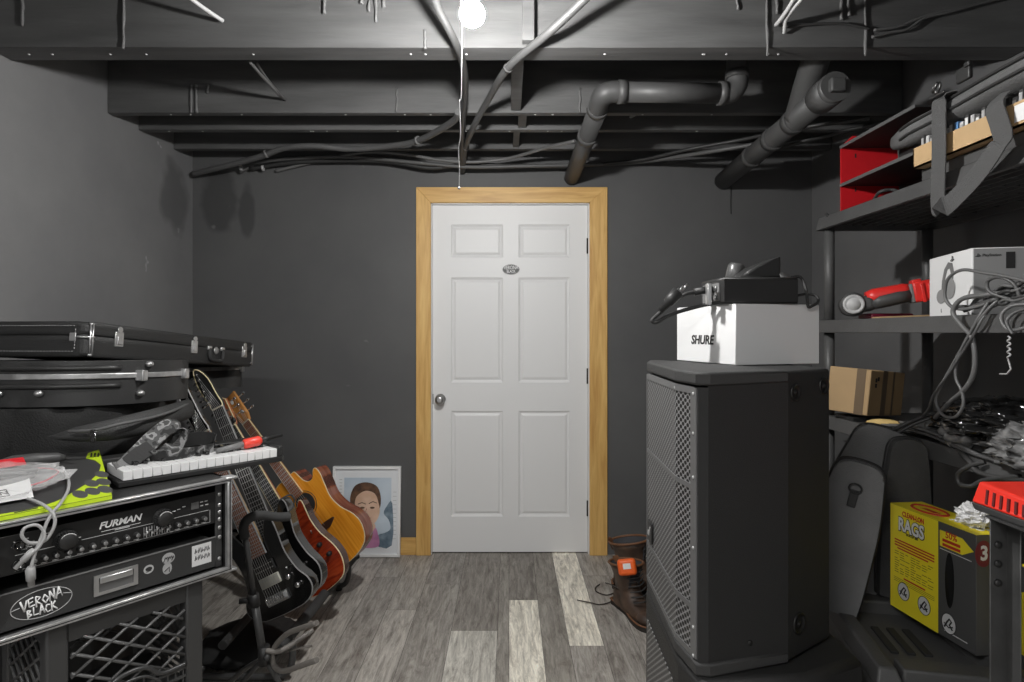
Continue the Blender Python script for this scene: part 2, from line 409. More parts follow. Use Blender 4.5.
kn = obj('door_knob', MB().at(frame(kp, (1, 0, 0), (0, 0, 1))).lathe([(0.030, 0.0), (0.031, 0.006), (0.014, 0.01), (0.013, 0.028), (0.024, 0.036), (0.028, 0.048), (0.025, 0.06), (0.012, 0.066)], 24), STEEL, dr)
obj('latch_plate', MB().bx(dx(432), dx(434), YD - 0.002, YD + 0.01, kp.z - 0.03, kp.z + 0.03), STEEL, dr)
for py in (246, 376, 508):
    z = dz(py); h = obj('hinge', MB().cyl((DX1 - 0.001, YD - 0.006, z - 0.045), (DX1 - 0.001, YD - 0.006, z + 0.045), 0.0065, 10), mat('dark_bronze', (0.02, 0.017, 0.014), 0.6, 0.0), dr)
# oval band sign on the door
oc = Vector((dx(511), YD - 0.002, dz(269.5)))
def oval(c, a, b_, n=28): return [(c[0] + a * math.cos(2 * PI * k / n), c[1] + b_ * math.sin(2 * PI * k / n)) for k in range(n)]
sg = obj('oval_sign', MB().at(frame(oc, (1, 0, 0), (0, 0, 1))).prism(oval((0, 0), 0.05, 0.03), -0.001, 0.002), mat('sign_grey', g(0.10), 0.5), dr)
obj('rim', MB().at(frame(oc, (1, 0, 0), (0, 0, 1))).tube([(p[0], p[1], 0.002) for p in oval((0, 0), 0.048, 0.0285)], 0.0013, 5, True), LIGHTG, sg)
text('VERONA', 0.030, frame(oc + Vector((0, -0.003, 0.010)), (1, 0, 0.03), (0, 0, 1)), INKW, sg, bold=0.02, sx=0.7)
text('BLACK', 0.022, frame(oc + Vector((0, -0.003, -0.012)), (1, 0, 0.03), (0, 0, 1)), INKW, sg, bold=0.02, sx=0.75)
# casing
cf = YB - 0.02
fx0, fx1, fi0, fi1, fz0, fz1 = -0.536, 0.568, -0.452, 0.466, 2.037, 2.126
mb = MB()
for xo, xi in ((fx0, fi0), (fx1, fi1)):
    mb.hexa([(xo, cf, 0), (xi, cf, 0), (xi, YB, 0), (xo, YB, 0), (xo, cf, fz1), (xi, cf, fz0), (xi, YB, fz0), (xo, YB, fz1)], 0.002, 1)
struct('trim_1', mb, PINE)
struct('trim_2', MB().hexa([(fi0, cf, fz0), (fi1, cf, fz0), (fi1, YB, fz0), (fi0, YB, fz0), (fx0, cf, fz1), (fx1, cf, fz1), (fx1, YB, fz1), (fx0, YB, fz1)], 0.002, 1), PINEH)
struct('trim_3', MB().bx(-0.46, -0.4485, YB, YB + 0.07, 0, 2.036).bx(0.4605, 0.472, YB, YB + 0.07, 0, 2.036).bx(-0.46, 0.472, YB, YB + 0.07, 2.031, 2.036), WHITE)
struct('baseboard_back', MB().bx(XL + 0.001, fx0 - 0.001, YB - 0.014, YB, 0, 0.1, 0.003, 1), PINEH)
struct('wall_behind_door', MB().bx(-0.5, 0.5, YB + 0.1, YB + 0.12, 0, 2.1), SUBM)

# ------------------------------------------------------------------ bulb, pull string
em = bpy.data.materials.new('lit_bulb'); em.use_nodes = True
em.node_tree.nodes['Principled BSDF'].inputs['Base Color'].default_value = (0.8, 0.8, 0.8, 1)
em.node_tree.nodes['Principled BSDF'].inputs['Emission Color'].default_value = (1, 0.99, 0.97, 1)
em.node_tree.nodes['Principled BSDF'].inputs['Emission Strength'].default_value = 1650
BP = P(472, 14, 1.63)
lb = thing('light_bulb', 'lit bare round bulb in a lampholder under the near joist', 'light bulb', (BP.x, BP.y, BP.z))
obj('glass_globe', MB().sphere(BP, 0.034, 24, 16), em, lb)
obj('lampholder', MB().at(Matrix.Translation((BP.x, BP.y, 0))).lathe([(0.016, BP.z + 0.03), (0.022, BP.z + 0.05), (0.034, BP.z + 0.07), (0.055, ZC - 0.012), (0.058, ZC)], 24), WHITE, lb)
s0 = [P(462, 24, 1.625), P(461.5, 60, 1.625), P(461, 98, 1.63), P(459.5, 102, 1.63), P(460.5, 135, 1.63), P(458.5, 150, 1.63), P(459.5, 170, 1.63), P(459, 188, 1.63)]
s0 = [Vector((BP.x - 0.03, BP.y, BP.z + 0.05))] + s0
ps = obj('pull_string', MB().curve(s0, 0.0012, 6).sphere(s0[-1], 0.004, 8, 6), mat('white_string', g(0.5), 0.8), None, loc=BP)
tag(ps, 'thin white pull string hanging from the bulb to the door casing', 'pull string')
# added fill light on the joist behind the camera, not a known fixture
em2 = bpy.data.materials.new('fill_glow'); em2.use_nodes = True
em2.node_tree.nodes['Principled BSDF'].inputs['Emission Color'].default_value = (1, 0.99, 0.97, 1)
em2.node_tree.nodes['Principled BSDF'].inputs['Emission Strength'].default_value = 66
sl = thing('added_fill_light', 'added white fill light on a joist behind the camera, out of the picture', 'light', (-.75, -.35, 2.29))
obj('tray', MB().bx(-1.37, -.13, -.44, -.26, 2.262, 2.29, .004), WHITE, sl)
obj('fill_panel', MB().bx(-1.35, -.15, -.43, -.27, 2.252, 2.2625), em2, sl)
struct('beam', MB().bx(XL + 0.001, 1.95, -0.40, -0.30, ZC + .001, 2.53, 0.003, 1), JOISTM)
# ------------------------------------------------------------------ drain pipes
PIPEM = mat('grey_painted_pipe', g(0.062), 0.5, vary=0.12, scale=6, bump=0.05, bscale=40)
def collar(mb, c, d, r, w=0.03):
    d = Vector(d).normalized(); c = Vector(c)
    mb.cyl(c - d * w / 2, c + d * w / 2, r, 24)
dp = thing('drain_pipe', 'narrower grey drain pipe with a long level run and elbow over the door', 'pipe', tuple(P(670, 93, 2.5)))
a, b_ = P(622, 92, 2.5), P(722, 93.5, 2.5)
obj('level_run', MB().cyl(a, b_, 0.0405, 24), PIPEM, dp)
el0 = P(602, 98, 2.52); w1 = P(571.5, 178, 3.475)
mb = MB(); e1 = el0.lerp(w1, 0.10)
mb.tube(catmull([a, P(612, 92, 2.5), P(603, 95.5, 2.515), e1 - Vector((0, 0.03, -0.004)), e1], 6), 0.0435, 20)
collar(mb, a, b_ - a, 0.048, 0.035); collar(mb, e1, w1 - e1, 0.048, 0.03)
obj('elbow', mb, PIPEM, dp)
obj('wall_run', MB().cyl(e1, w1, 0.043, 24), PIPEM, dp)
mb = MB(); collar(mb, e1.lerp(w1, 0.33), w1 - e1, 0.05, 0.035); obj('coupling', mb, PIPEM, dp)
mb = MB(); u = Vector((b_.x + 0.06, 2.5, 2.36)); 
mb.tube(catmull([b_, b_ + Vector((0.035, 0, 0.004)), b_ + Vector((0.062, 0, 0.035)), u + Vector((0.004, 0, 0.02)), Vector((u.x + 0.004, 2.5, 2.53))], 6), 0.043, 20)
collar(mb, b_, b_ - a, 0.048, 0.03); collar(mb, (u.x + .003, 2.5, 2.36), (0, 0, 1), 0.048, 0.03)
obj('riser', mb, PIPEM, dp)
# wide soil pipe with a cleanout
sp = thing('soil_pipe', 'wide grey waste pipe with a square cleanout plug running back to the wall', 'pipe', tuple(P(780, 130, 2.8)))
A = P(829, 92, 2.26); B = P(723, 181, 3.475); d = (B - A).normalized()
obj('main_run', MB().cyl(A, B, 0.049, 28), PIPEM, sp)
for t in (0.24, 0.42, 0.63):
    mb = MB(); collar(mb, A.lerp(B, t), d, 0.054, 0.045); obj('coupling', mb, PIPEM, sp)
mb = MB(); collar(mb, A + d * 0.02, d, 0.058, 0.10)
br0 = A + d * 0.26; br1 = Vector((A.x - 0.02, A.y + 0.02, 2.40))
mb.tube(catmull([br0, br0.lerp(br1, 0.5), br1, br1 + Vector((-0.01, -0.03, 0.14))], 6), 0.053, 24); collar(mb, br1 - Vector((0, 0, 0.02)), br1 - br0, 0.063, 0.04)
obj('wye_fitting', mb, PIPEM, sp)
mb = MB().at(frame(A - d * 0.03, Vector((1, 0, 0)), d.cross(Vector((1, 0, 0))) * -1))
mb.lathe([(0.056, -0.02), (0.056, 0.02)], 24); mb.box((0, 0, 0.0), (0.055, 0.05, 0.085), 0.006)
obj('cleanout_plug', mb, PIPEM, sp)

# ------------------------------------------------------------------ cables under the ceiling
CABM = mat('grey_painted_cable', g(0.10), 0.5, vary=0.1)
CABL = mat('pale_grey_conduit', g(0.14), 0.45, vary=0.08)
CABD = mat('dark_cable', g(0.035), 0.5)
COND = mat('painted_conduit', g(0.05), 0.5)
def cable(name, label, pts, r, m, cat='cable', group=None, sub=7):
    pts = [Vector(p) for p in pts]
    o = obj(name, MB().curve(pts, r, 8, sub), m, None, loc=pts[0]); tag(o, label, cat, group); return o
def clip_on(o, c, d, r, m=LIGHTG):
    d = Vector(d).normalized()
    off = Vector(o.location)
    bm_ = MB(); collar(bm_, Vector(c) - off, d, r, 0.012)
    x = obj('cable_clip', bm_, m); x.parent = o
k1 = cable('flexible_conduit', 'grey conduit dropping behind the lit bulb to the back wall', [P(432, -12, 1.9), P(438, 8, 1.95), P(455, 42, 2.05), P(464, 70, 2.28), P(465, 100, 2.58), P(463, 122, 2.80), P(462, 150, 3.2), P(461, 172, 3.46)], 0.014, COND)
k2 = cable('flexible_conduit', 'pale grey conduit curving from the top edge past the joists to the wall', [P(592, -8, 1.92), P(568, 15, 1.98), P(545, 36, 2.04), P(508, 68, 2.24), P(487, 102, 2.58), P(472, 130, 2.80), P(465, 150, 3.2), P(463, 172, 3.46)], 0.0145, mat('painted_conduit_pale', g(0.07), 0.5))
clip_on(k2, P(508, 68, 2.24), P(487, 102, 2.66) - P(545, 36, 2.04), 0.018, DARKG); clip_on(k2, P(466, 147, 3.15), P(463, 172, 3.46) - P(472, 130, 2.86), 0.018, MIDG)
def W2(px, py, Y=3.36): return P(px, py, Y)
k3 = cable('flexible_conduit', 'grey conduit sweeping left from the bulb to the far left corner', [W2(458, 112, 2.70), W2(452, 122, 2.80), W2(420, 140, 3.05), W2(390, 146, 3.15), W2(350, 149, 3.2), W2(315, 146, 3.18), W2(285, 148, 3.2), W2(262, 156, 3.25), W2(230, 165, 3.32), W2(193, 174, 3.42)], 0.016, CABM)
clip_on(k3, W2(266, 154, 3.24), (1, 0, 0.4), 0.022, MIDG); clip_on(k3, W2(418, 140.5, 3.06), (1, -1, .1), 0.022, MIDG)
k4 = cable('electric_cable', 'grey cable lowest of the bundle over the left wall stretch', [W2(240, 172, 3.45), W2(262, 162, 3.44), W2(300, 158, 3.42), W2(350, 157, 3.40), W2(420, 163, 3.38), W2(470, 167, 3.38), W2(530, 166, 3.38), W2(580, 165, 3.40), W2(640, 162, 3.42), W2(720, 150, 3.1), W2(790, 138, 2.95)], 0.011, CABM)
k5 = cable('electric_cable', 'dark cable draped in front of the bundle toward the door', [W2(276, 171, 3.46), W2(300, 165, 3.45), W2(330, 158, 3.42), W2(370, 152, 3.36), W2(410, 155, 3.35), W2(440, 160, 3.35), W2(475, 162, 3.35), W2(510, 158, 3.35), W2(545, 148, 3.2), W2(575, 141, 3.05)], 0.009, CABL)
k6 = cable('electric_cable', 'black cable sagging over the picture side of the door frame', [W2(250, 169, 3.44), W2(300, 162, 3.43), W2(380, 161, 3.41), W2(430, 168, 3.40), W2(470, 165, 3.40), W2(580, 167, 3.41)], 0.012, CABD)
k7 = cable('electric_cable', 'dark cable running right over the door toward the wide pipe', [W2(590, 165, 3.43), W2(640, 160, 3.38), W2(690, 149, 3.2), W2(740, 140, 3.08), W2(800, 128, 2.85), W2(870, 118, 2.65)], 0.010, CABD)
k8 = cable('electric_cable', 'dark cable strung between the rear joists above the red rack', [W2(760, 152, 3.2), W2(800, 142, 3.05), W2(850, 130, 2.93), W2(940, 110, 2.6)], 0.012, CABD)
for k, (x, y) in enumerate([(241, 168), (263, 168), (423, 166), (435, 166)]):
    clip_on(k6, W2(x, y, 3.43), (1, 0, 0.1), 0.016, LIGHTG if k < 2 else BLACK)
# thin wires on the near joist
def face(px, py, d=0.012): return P(px, py, 2.11 - d)
for lbl, pts, r, m in [
    ('thin grey wire stapled to the right end of the near joist, upper of two', [face(874, 30), face(898, 27), face(915, 20), face(940, 12), face(970, 6), face(1010, -4)], .005, CABM),
    ('thin grey wire stapled to the right end of the near joist, lower of two', [face(872, 37), face(893, 32), face(908, 29), face(925, 18), face(950, 12), face(985, 2), face(1015, -5)], .005, CABM),
    ('wire running along the near joist between two glue drips', [face(786, 27), face(815, 24), face(845, 24), face(870, 29)], .005, CABD),
    ('pale wire hooked down from above onto the near joist, the straight one', [P(798, -8, 1.95), P(786, 12, 2.02), P(776, 25, 2.10)], .007, LIGHTG),
    ('pale wire hooked down from above onto the near joist, the bent one', [P(806, -6, 1.96), P(794, 8, 2.0), P(786, 20, 2.06), P(784, 33, 2.10)], .006, LIGHTG),
    ('pale wire slanting down the near joist left of the bulb', [P(186, -5, 1.98), P(205, 9, 2.04), P(223, 21, 2.10)], .007, LIGHTG),
    ('wire looped out between joists on the left, upper strand', [P(250, 62, 2.25), P(262, 76, 2.42), P(283, 99, 2.735)], .006, CABL),
    ('wire looped out between joists on the left, lower strand', [P(256, 62, 2.3), P(268, 80, 2.5), P(285, 100, 2.735)], .005, CABM),
    ('short wire poking under the far joists over the speaker', [P(625, 120, 3.0), P(645, 110, 2.9)], .006, LIGHTG)]:
    cable('wire', lbl, pts, r, m, 'wire')
cable('wire', 'thin black wire hanging below the end of the wide pipe', [P(731, 186, 3.47), P(730.5, 200, 3.473), P(731, 214, 3.475)], .003, BLACK, 'wire')

# ------------------------------------------------------------------ loudspeaker on its subwoofer
def grille_mat(name, scale):
    m = bpy.data.materials.new(name); m.use_nodes = True; n = m.node_tree.nodes; l = m.node_tree.links; b = n['Principled BSDF']
    uv = n.new('ShaderNodeUVMap'); mp = n.new('ShaderNodeMapping'); mp.inputs['Rotation'].default_value = (0, 0, PI / 4); mp.inputs['Scale'].default_value = (scale * .72, scale, 1)
    v = n.new('ShaderNodeTexVoronoi'); v.voronoi_dimensions = '2D'; v.inputs['Randomness'].default_value = 0; v.inputs['Scale'].default_value = 1
    l.new(uv.outputs['UV'], mp.inputs['Vector']); l.new(mp.outputs['Vector'], v.inputs['Vector'])
    r = n.new('ShaderNodeValToRGB'); r.color_ramp.elements[0].position = 0.40; r.color_ramp.elements[1].position = 0.45
    r.color_ramp.elements[0].color = (0.003, 0.003, 0.003, 1); r.color_ramp.elements[1].color = (0.25, 0.25, 0.25, 1)
    l.new(v.outputs['Distance'], r.inputs['Fac']); l.new(r.outputs['Color'], b.inputs['Base Color']); b.inputs['Roughness'].default_value = 0.5
    return m
GRM = grille_mat('perforated_steel', 1 / 0.0115)
def uv_quads(name, quads, m, parent):
    "quads: list of four world corners (bl, br, tr, tl); uv in metres"
    bm_ = bmesh.new(); uvl = bm_.loops.layers.uv.new('UVMap'); off = base_of(parent); u0 = 0
    for q in quads:
        vs_ = [bm_.verts.new(Vector(p) - off) for p in q]; f = bm_.faces.new(vs_)
        w_ = (Vector(q[1]) - Vector(q[0])).length
        for lo, (a, z) in zip(f.loops, ((u0, q[0][2]), (u0 + w_, q[1][2]), (u0 + w_, q[2][2]), (u0, q[3][2]))): lo[uvl].uv = (a, z)
        u0 += w_
    bmesh.ops.remove_doubles(bm_, verts=bm_.verts, dist=1e-5)
    r = bmesh.ops.solidify(bm_, geom=bm_.faces[:], thickness=0.002)
    bmesh.ops.recalc_face_normals(bm_, faces=bm_.faces)
    me = bpy.data.meshes.new(name); bm_.to_mesh(me); bm_.free(); me.materials.append(m)
    o = bpy.data.objects.new(name, me); COL.objects.link(o); o.parent = parent; return o
SPKM = mat('textured_cabinet_black', g(0.018), 0.6, bump=0.25, bscale=500)
CAPM = mat('textured_cap', g(0.042), 0.7, bump=0.3, bscale=400)
sk = thing('loudspeaker', 'tall black powered loudspeaker with a perforated grille, under the white box', 'loudspeaker', (0.62, 1.62, 0.515))
SZ0, SZ1 = 0.518, 1.2
plan = [(.447, 1.345), (.649, 1.395), (.80, 1.50), (.80, 1.75), (.63, 1.905), (.455, 1.905), (.437, 1.80), (.432, 1.45)]
obj('cabinet', MB().prism(plan, SZ0 + .004, SZ1 - .001, 0.008), SPKM, sk)
fr_ = [(.4245, 1.347), (.404, 1.45), (.418, 1.80), (.446, 1.91)]
cap = [(.449, 1.338), (.648, 1.3938), (.62, 1.60), (.49, 1.915), (.448, 1.918), (.416, 1.81), (.400, 1.45), (.418, 1.345)]
obj('top_cap', MB().prism(cap, SZ1 - .030, SZ1 + .0005, 0.006, 3), CAPM, sk)
obj('base_cap', MB().prism(cap, SZ0, SZ0 + .03, 0.006, 3), CAPM, sk)
# side pieces that hold the grille
mb = MB()
mb.prism([(.4245, 1.347), (.447, 1.345), (.447, 1.45), (.418, 1.40)], SZ0 + .03, SZ1 - .035)
mb.prism([(.418, 1.40), (.447, 1.45), (.447, 1.81), (.428, 1.81), (.415, 1.46)], SZ0 + .03, SZ1 - .035)
obj('grille_mount', mb, BLACKM, sk)
gz = [SZ0 + .034, 0.655, 0.668, 0.930, 0.942, SZ1 - .037]
gfr = [(.4215, 1.362), (.4045, 1.452), (.4165, 1.80)]
for z0, z1 in ((gz[0], gz[1]), (gz[2], gz[3]), (gz[4], gz[5])):
    q = []
    for (xa, ya), (xb, yb) in zip(gfr, gfr[1:]):
        q.append(((xb, yb, z0), (xa, ya, z0), (xa, ya, z1), (xb, yb, z1)))
    uv_quads('grille', q[::-1], GRM, sk)
GBM = mat('grille_border', g(0.13), 0.5)
mb = MB()
for za, zb in ((gz[1], gz[2]), (gz[3], gz[4]), (gz[5] - .014, gz[5] + .002), (gz[0] - .003, gz[0] + .010)):
    for (xa, ya), (xb, yb) in zip(gfr, gfr[1:]):
        mb.hexa([(xa - .002, ya, za), (xa + .004, ya, za), (xb + .004, yb, za), (xb - .002, yb, za), (xa - .002, ya, zb), (xa + .004, ya, zb), (xb + .004, yb, zb), (xb - .002, yb, zb)])
for (xa, ya, dxx, dyy) in ((.4228, 1.352, -.0045, .026), (.4165, 1.80, .001, .012)):
    mb.hexa([(xa - .002, ya, gz[0]), (xa + .003, ya, gz[0]), (xa + .003 + dxx, ya + dyy, gz[0]), (xa - .002 + dxx, ya + dyy, gz[0]), (xa - .002, ya, gz[5]), (xa + .003, ya, gz[5]), (xa + .003 + dxx, ya + dyy, gz[5]), (xa - .002 + dxx, ya + dyy, gz[5])])
obj('grille_frame', mb, GBM, sk)
mb = MB()
for z in (1.15, 1.06, .96, .80, .62, .555): mb.sphere((.4185, 1.363, z), (.003, .004, .004), 8, 5)
for z in (1.155,): mb.sphere((.404, 1.46, z), (.003, .004, .004), 8, 5)
obj('grille_screw', mb, LIGHTG, sk)
# badge
by, bz = 1.745, 0.71
bf = frame((.4105, by, bz), (-.034, -1, 0), (0, 0, 1))
bd = obj('badge', MB().at(bf).box((0, 0, 0), (.058, .058, .006), .003), BLACK, sk)
obj('badge_mark', MB().at(bf).prism([(-.02, -.012), (-.004, -.012), (.004, .002), (-.012, .002)], .003, .0042).prism([(.0, -.012), (.02, .018), (.011, .018), (-.006, -.008)], .003, .0042), LIGHTG, bd)
# handle cups / rigging points on the rear side facet
fd = Vector((.80 - .649, 1.50 - 1.395, 0)); fn = frame((.649, 1.395, 0), fd, (0, 0, 1))
L_ = fd.length
for t, z, r_ in ((.16, 1.148, .02), (.86, 1.157, .022), (.25, .60, .026)):
    m_ = frame(Vector((.649, 1.395, z)) + fd * t, fd, (0, 0, 1))
    o = obj('rigging_point', MB().at(m_).lathe([(r_, -.002), (r_, .003), (r_ * .8, .004), (r_ * .75, .001), (.004, .001), (.004, .004), (.001, .004)], 20), mat('rigging_black', g(0.008), 0.4), sk)
obj('side_screw', MB().at(frame((.55, 1.3705, .58), (1, .25, 0), (0, 0, 1))).lathe([(.006, 0), (.006, .002), (.001, .002)], 12), BLACK, sk)

sw = thing('subwoofer', 'black subwoofer cabinet standing on the floor beneath the loudspeaker', 'subwoofer', (0.62, 1.65, 0))
sp_ = [(.425, 1.33), (.67, 1.345), (.835, 1.42), (.835, 1.90), (.44, 1.90), (.412, 1.80), (.400, 1.42)]
obj('cabinet', MB().prism(sp_, 0.015, SZ0 - .001, 0.018, 3), SPKM, sw)
uv_quads('grille', [((.4095, 1.78, .05), (.3985, 1.44, .05), (.3985, 1.44, .44), (.4095, 1.78, .44))], GRM, sw)
for x, y in ((.45, 1.40), (.45, 1.89), (.79, 1.45), (.79, 1.89)): obj('rubber_foot', MB().cyl((x, y, 0), (x, y, .016), .02, 14), BLACKR, sw)
# ------------------------------------------------------------------ white box and the things on it
def quadbox(P0, P1, P3, z0, z1):
    P0, P1, P3 = Vector(P0), Vector(P1), Vector(P3); P2 = P1 + P3 - P0
    return [(*P0[:2], z0), (*P3[:2], z0), (*P2[:2], z0), (*P1[:2], z0), (*P0[:2], z1), (*P3[:2], z1), (*P2[:2], z1), (*P1[:2], z1)]
z0, z1 = 1.2005, 1.366
P0, P1, P3 = (.61, 1.615), (.530, 1.895), (.872, 1.685)
shb = thing('equipment_box', 'white cardboard equipment box sitting on top of the loudspeaker', 'box', (.68, 1.76, z0))
obj('carton', MB().hexa(quadbox(P0, P1, P3, z0, z1), .002, 1), CARDW, shb)
def grow(P0, P1, P3, d):
    c = (Vector(P1) + Vector(P3)) / 2
    return [c + (Vector(p) - c) * (1 + d) for p in (P0, P1, P3)]
obj('flap', MB().hexa(quadbox(P0, Vector(P0) + (Vector(P1) - Vector(P0)) * .96, Vector(P0) + (Vector(P3) - Vector(P0)) * .97, z1 - .0005, z1 + .0004)), CARDW, shb)
ld = Vector(P0) - Vector(P1); ld = Vector((ld.x, ld.y, 0)).normalized()
lf = frame(Vector((.530, 1.895, 0)).lerp(Vector((.61, 1.615, 0)), .47) + ld.cross(Vector((0, 0, 1))) * .0006 + Vector((0, 0, 1.266)), ld, (0, 0, 1))
text('SHURE', .037, lf, mat('logo_black', g(.015), .5), shb, bold=.025, ext=.0006, sx=1.0, shear=.15)

# power supply
zz = z1 + .0005
psu = thing('power_supply', 'flat black power supply lying on the white box lid', 'power supply', (.68, 1.73, zz))
ph = [(.585, 1.63), (.795, 1.65), (.785, 1.80), (.575, 1.79)]
obj('housing', MB().prism(ph, zz, zz + .074, .006), BLACK, psu)
obj('socket_panel', MB().hexa([(.581, 1.66, zz + .008), (.585, 1.66, zz + .008), (.580, 1.78, zz + .008), (.575, 1.78, zz + .008), (.581, 1.66, zz + .06), (.585, 1.66, zz + .06), (.580, 1.78, zz + .06), (.575, 1.78, zz + .06)]), MIDG, psu)
for k in range(3):
    for q in range(2):
        obj('socket', MB().cyl((.5795 - k * .0015, 1.68 + k * .03, zz + .02 + q * .025), (.574 - k * .0015, 1.68 + k * .03, zz + .02 + q * .025), .007, 10), STEEL, psu)
bar = obj('metal_plate', MB().bx(.548, .560, 1.655, 1.675, zz, zz + .058, .002), ALU, None, loc=(.554, 1.665, zz))
tag(bar, 'pale metal plate standing at the left end of the white box lid', 'metal plate')
pc = thing('mains_lead', 'black power cord with a plug hanging off the left of the white box', 'power cord', tuple(P(660, 320, 1.74)))
obj('cord', MB().curve([(.578, 1.70, zz + .045), P(700, 292, 1.71), P(690, 293, 1.70), P(682, 296, 1.70), P(668, 306, 1.70), P(655, 317, 1.71), P(652, 321, 1.71), P(657, 322, 1.71), P(672, 314, 1.71), P(700, 306, 1.70), (.585, 1.66, zz + .006)], .0055, 8), BLACKR, pc)
obj('connector', MB().cyl((.576, 1.70, zz + .045), P(694, 292, 1.705), .011, 12), BLACK, pc)
pl0, pl1 = P(660, 311, 1.69), P(678, 292, 1.69)
obj('plug', MB().tube([pl0, pl0.lerp(pl1, .4), pl0.lerp(pl1, .45), pl1], [.008, .011, .016, .018], 12), BLACK, pc)
dd = (pl1 - pl0).normalized()
for k in (-1, 0, 1):
    q = pl1 + Vector((.012 * k, 0, .006 * k)); obj('prong', MB().cyl(q, q + dd * .022, .0035, 8), STEEL, pc)
wt = zz + .0745
wd = thing('charging_cradle', 'black wedge-shaped charging cradle on the flat power supply', 'charger', (.70, 1.72, wt))
wpr = [(0.0, 0), (.122, 0), (.122, .062), (.105, .056), (.05, .035)]
obj('wedge_body', MB().at(frame((.640, 1.765, wt), (1, .05, 0), (0, 0, 1))).prism(wpr, 0, .085, .008), BLACK, wd)
cu = obj('plastic_cup', MB().at(Matrix.Translation((.668, 1.785, wt)) @ Matrix.Rotation(math.radians(12), 4, 'Y')).lathe([(.022, 0), (.026, .005), (.025, .045), (.02, .052), (.0, .052)], 20), mat('dark_cup', g(.07), .35), None, loc=(.668, 1.785, wt))
tag(cu, 'small dark grey cup behind the wedge-shaped cradle', 'cup')
ad = thing('cable_adapter', 'grey barrel plug and looped black lead at right of the cradle', 'adapter', (.772, 1.70, zz + .07))
obj('barrel', MB().cyl((.757, 1.70, zz + .088), (.79, 1.70, zz + .072), .013, 12), MIDG, ad)
obj('nozzle', MB().cyl((.75, 1.70, zz + .092), (.757, 1.70, zz + .108), .005, 10), LIGHTG, ad)
obj('lead', MB().curve([(.788, 1.70, zz + .073), P(800, 277, 1.7), P(806, 290, 1.68), P(808, 306, 1.66), P(812, 306, 1.66), P(818, 302, 1.67), P(816, 296, 1.68), P(806, 294, 1.69), (.788, 1.69, zz + .02)], .004, 8), BLACKR, ad)

# ------------------------------------------------------------------ plastic shelving
SHM = mat('shelf_grey_black', g(.072), .45, vary=.15, bump=.08, bscale=150)
SX0, SX1, SY0, SY1 = 1.268, 1.735, 1.24, 2.475
TIERS = [0.10, .487, .957, 1.338, 1.757]
sh = thing('shelving_unit', 'black plastic five-tier shelving unit along the right wall', 'shelving unit', (1.49, 1.85, 0))
for z in TIERS:
    mb = MB()
    mb.bx(SX0 + .012, SX1 - .012, SY0 + .012, SY1 - .012, z - .014, z - .003)
    mb.hexa([(SX0 - .004, SY0, z - .051), (SX0 + .016, SY0, z - .051), (SX0 + .016, SY1, z - .051), (SX0 - .004, SY1, z - .051), (SX0 + .010, SY0, z), (SX0 + .024, SY0, z), (SX0 + .024, SY1, z), (SX0 + .010, SY1, z)], .002, 1)
    mb.bx(SX1 - .02, SX1, SY0, SY1, z - .051, z, .002, 1)
    mb.hexa([(SX0, SY1 - .02, z - .051), (SX1, SY1 - .02, z - .051), (SX1, SY1 + .004, z - .051), (SX0, SY1 + .004, z - .051), (SX0 + .01, SY1 - .022, z), (SX1, SY1 - .022, z), (SX1, SY1 - .008, z), (SX0 + .01, SY1 - .008, z)], .002, 1)
    mb.bx(SX0, SX1, SY0, SY0 + .02, z - .051, z, .002, 1)
    for k in range(9):
        x = SX0 + .05 + k * .043; mb.bx(x, x + .006, SY0 + .02, SY1 - .02, z - .035, z - .013)
    for k in range(12):
        y = SY0 + .06 + k * .1; mb.bx(SX0 + .02, SX1 - .02, y, y + .006, z - .03, z - .013)
    obj('shelf', mb, SHM, sh)
zs = [0] + TIERS
PX_ = [(SX0 + .034, SY1 - .036), (SX1 - .034, SY1 - .036), (SX0 + .034, SY0 + .036), (SX1 - .034, SY0 + .036)]
for x, y in PX_:
    for a, b_ in zip(zs, zs[1:]):
        if b_ - .051 > a: obj('post', MB().cyl((x, y, a - (.003 if a else 0)), (x, y, b_ - .05), .0195, 20), SHM, sh)

# red steel letter rack on the top shelf
zt = TIERS[4]
rr_ = thing('letter_rack', 'red steel letter rack at the far end of the top shelf', 'rack', (1.44, 2.2, zt))
rx0, rx1, ry0, ry1, rz1 = 1.325, 1.56, 1.95, 2.40, 2.03
REDM = mat('red_steel', (.55, .012, .018), .4, vary=.08)
EDG = mat('grey_shelf_board', g(.10), .45)
obj('end_panel', MB().at(frame((rx0, ry1, zt), (1, 0, 0), (0, 0, 1))).prism([(0, 0), (rx1 - rx0, 0), (rx1 - rx0 - .012, .315), (.045, .315), (0, rz1 - zt)], 0, .006), REDM, rr_)
obj('back_panel', MB().bx(rx1, rx1 + .005, ry0, ry1, zt, rz1 + .02), BLACKM, rr_)
obj('corner_post', MB().bx(rx0 + .16, rx0 + .18, ry0, ry0 + .006, zt, rz1), BLACKM, rr_)
for z in (rz1 - .006, 1.872, 1.763):
    bd = obj('board', MB().bx(rx0, rx1, ry0 + .006, ry1 - .006, z, z + .006), BLACKM, rr_)
    obj('edge_strip', MB().bx(rx0 - .003, rx0, ry0 + .006, ry1, z - .003, z + .009), EDG, bd)
mb = MB()
for z in (1.985, 1.85): mb.bx(rx0 + .055, rx0 + .06, ry1 - .0075, ry1 - .006, z, z + .016)
obj('slot', mb, INK, rr_)
cable('cord', 'black cord lying at the front of the red letter rack', [P(826, 214, 2.42), P(833, 218, 2.38), P(845, 211, 2.3), P(862, 206, 2.28), P(872, 202, 2.2), P(880, 192, 2.12), P(893, 190, 2.1), P(900, 194, 2.06), P(905, 204, 2.02)], .006, BLACKR, 'cord')

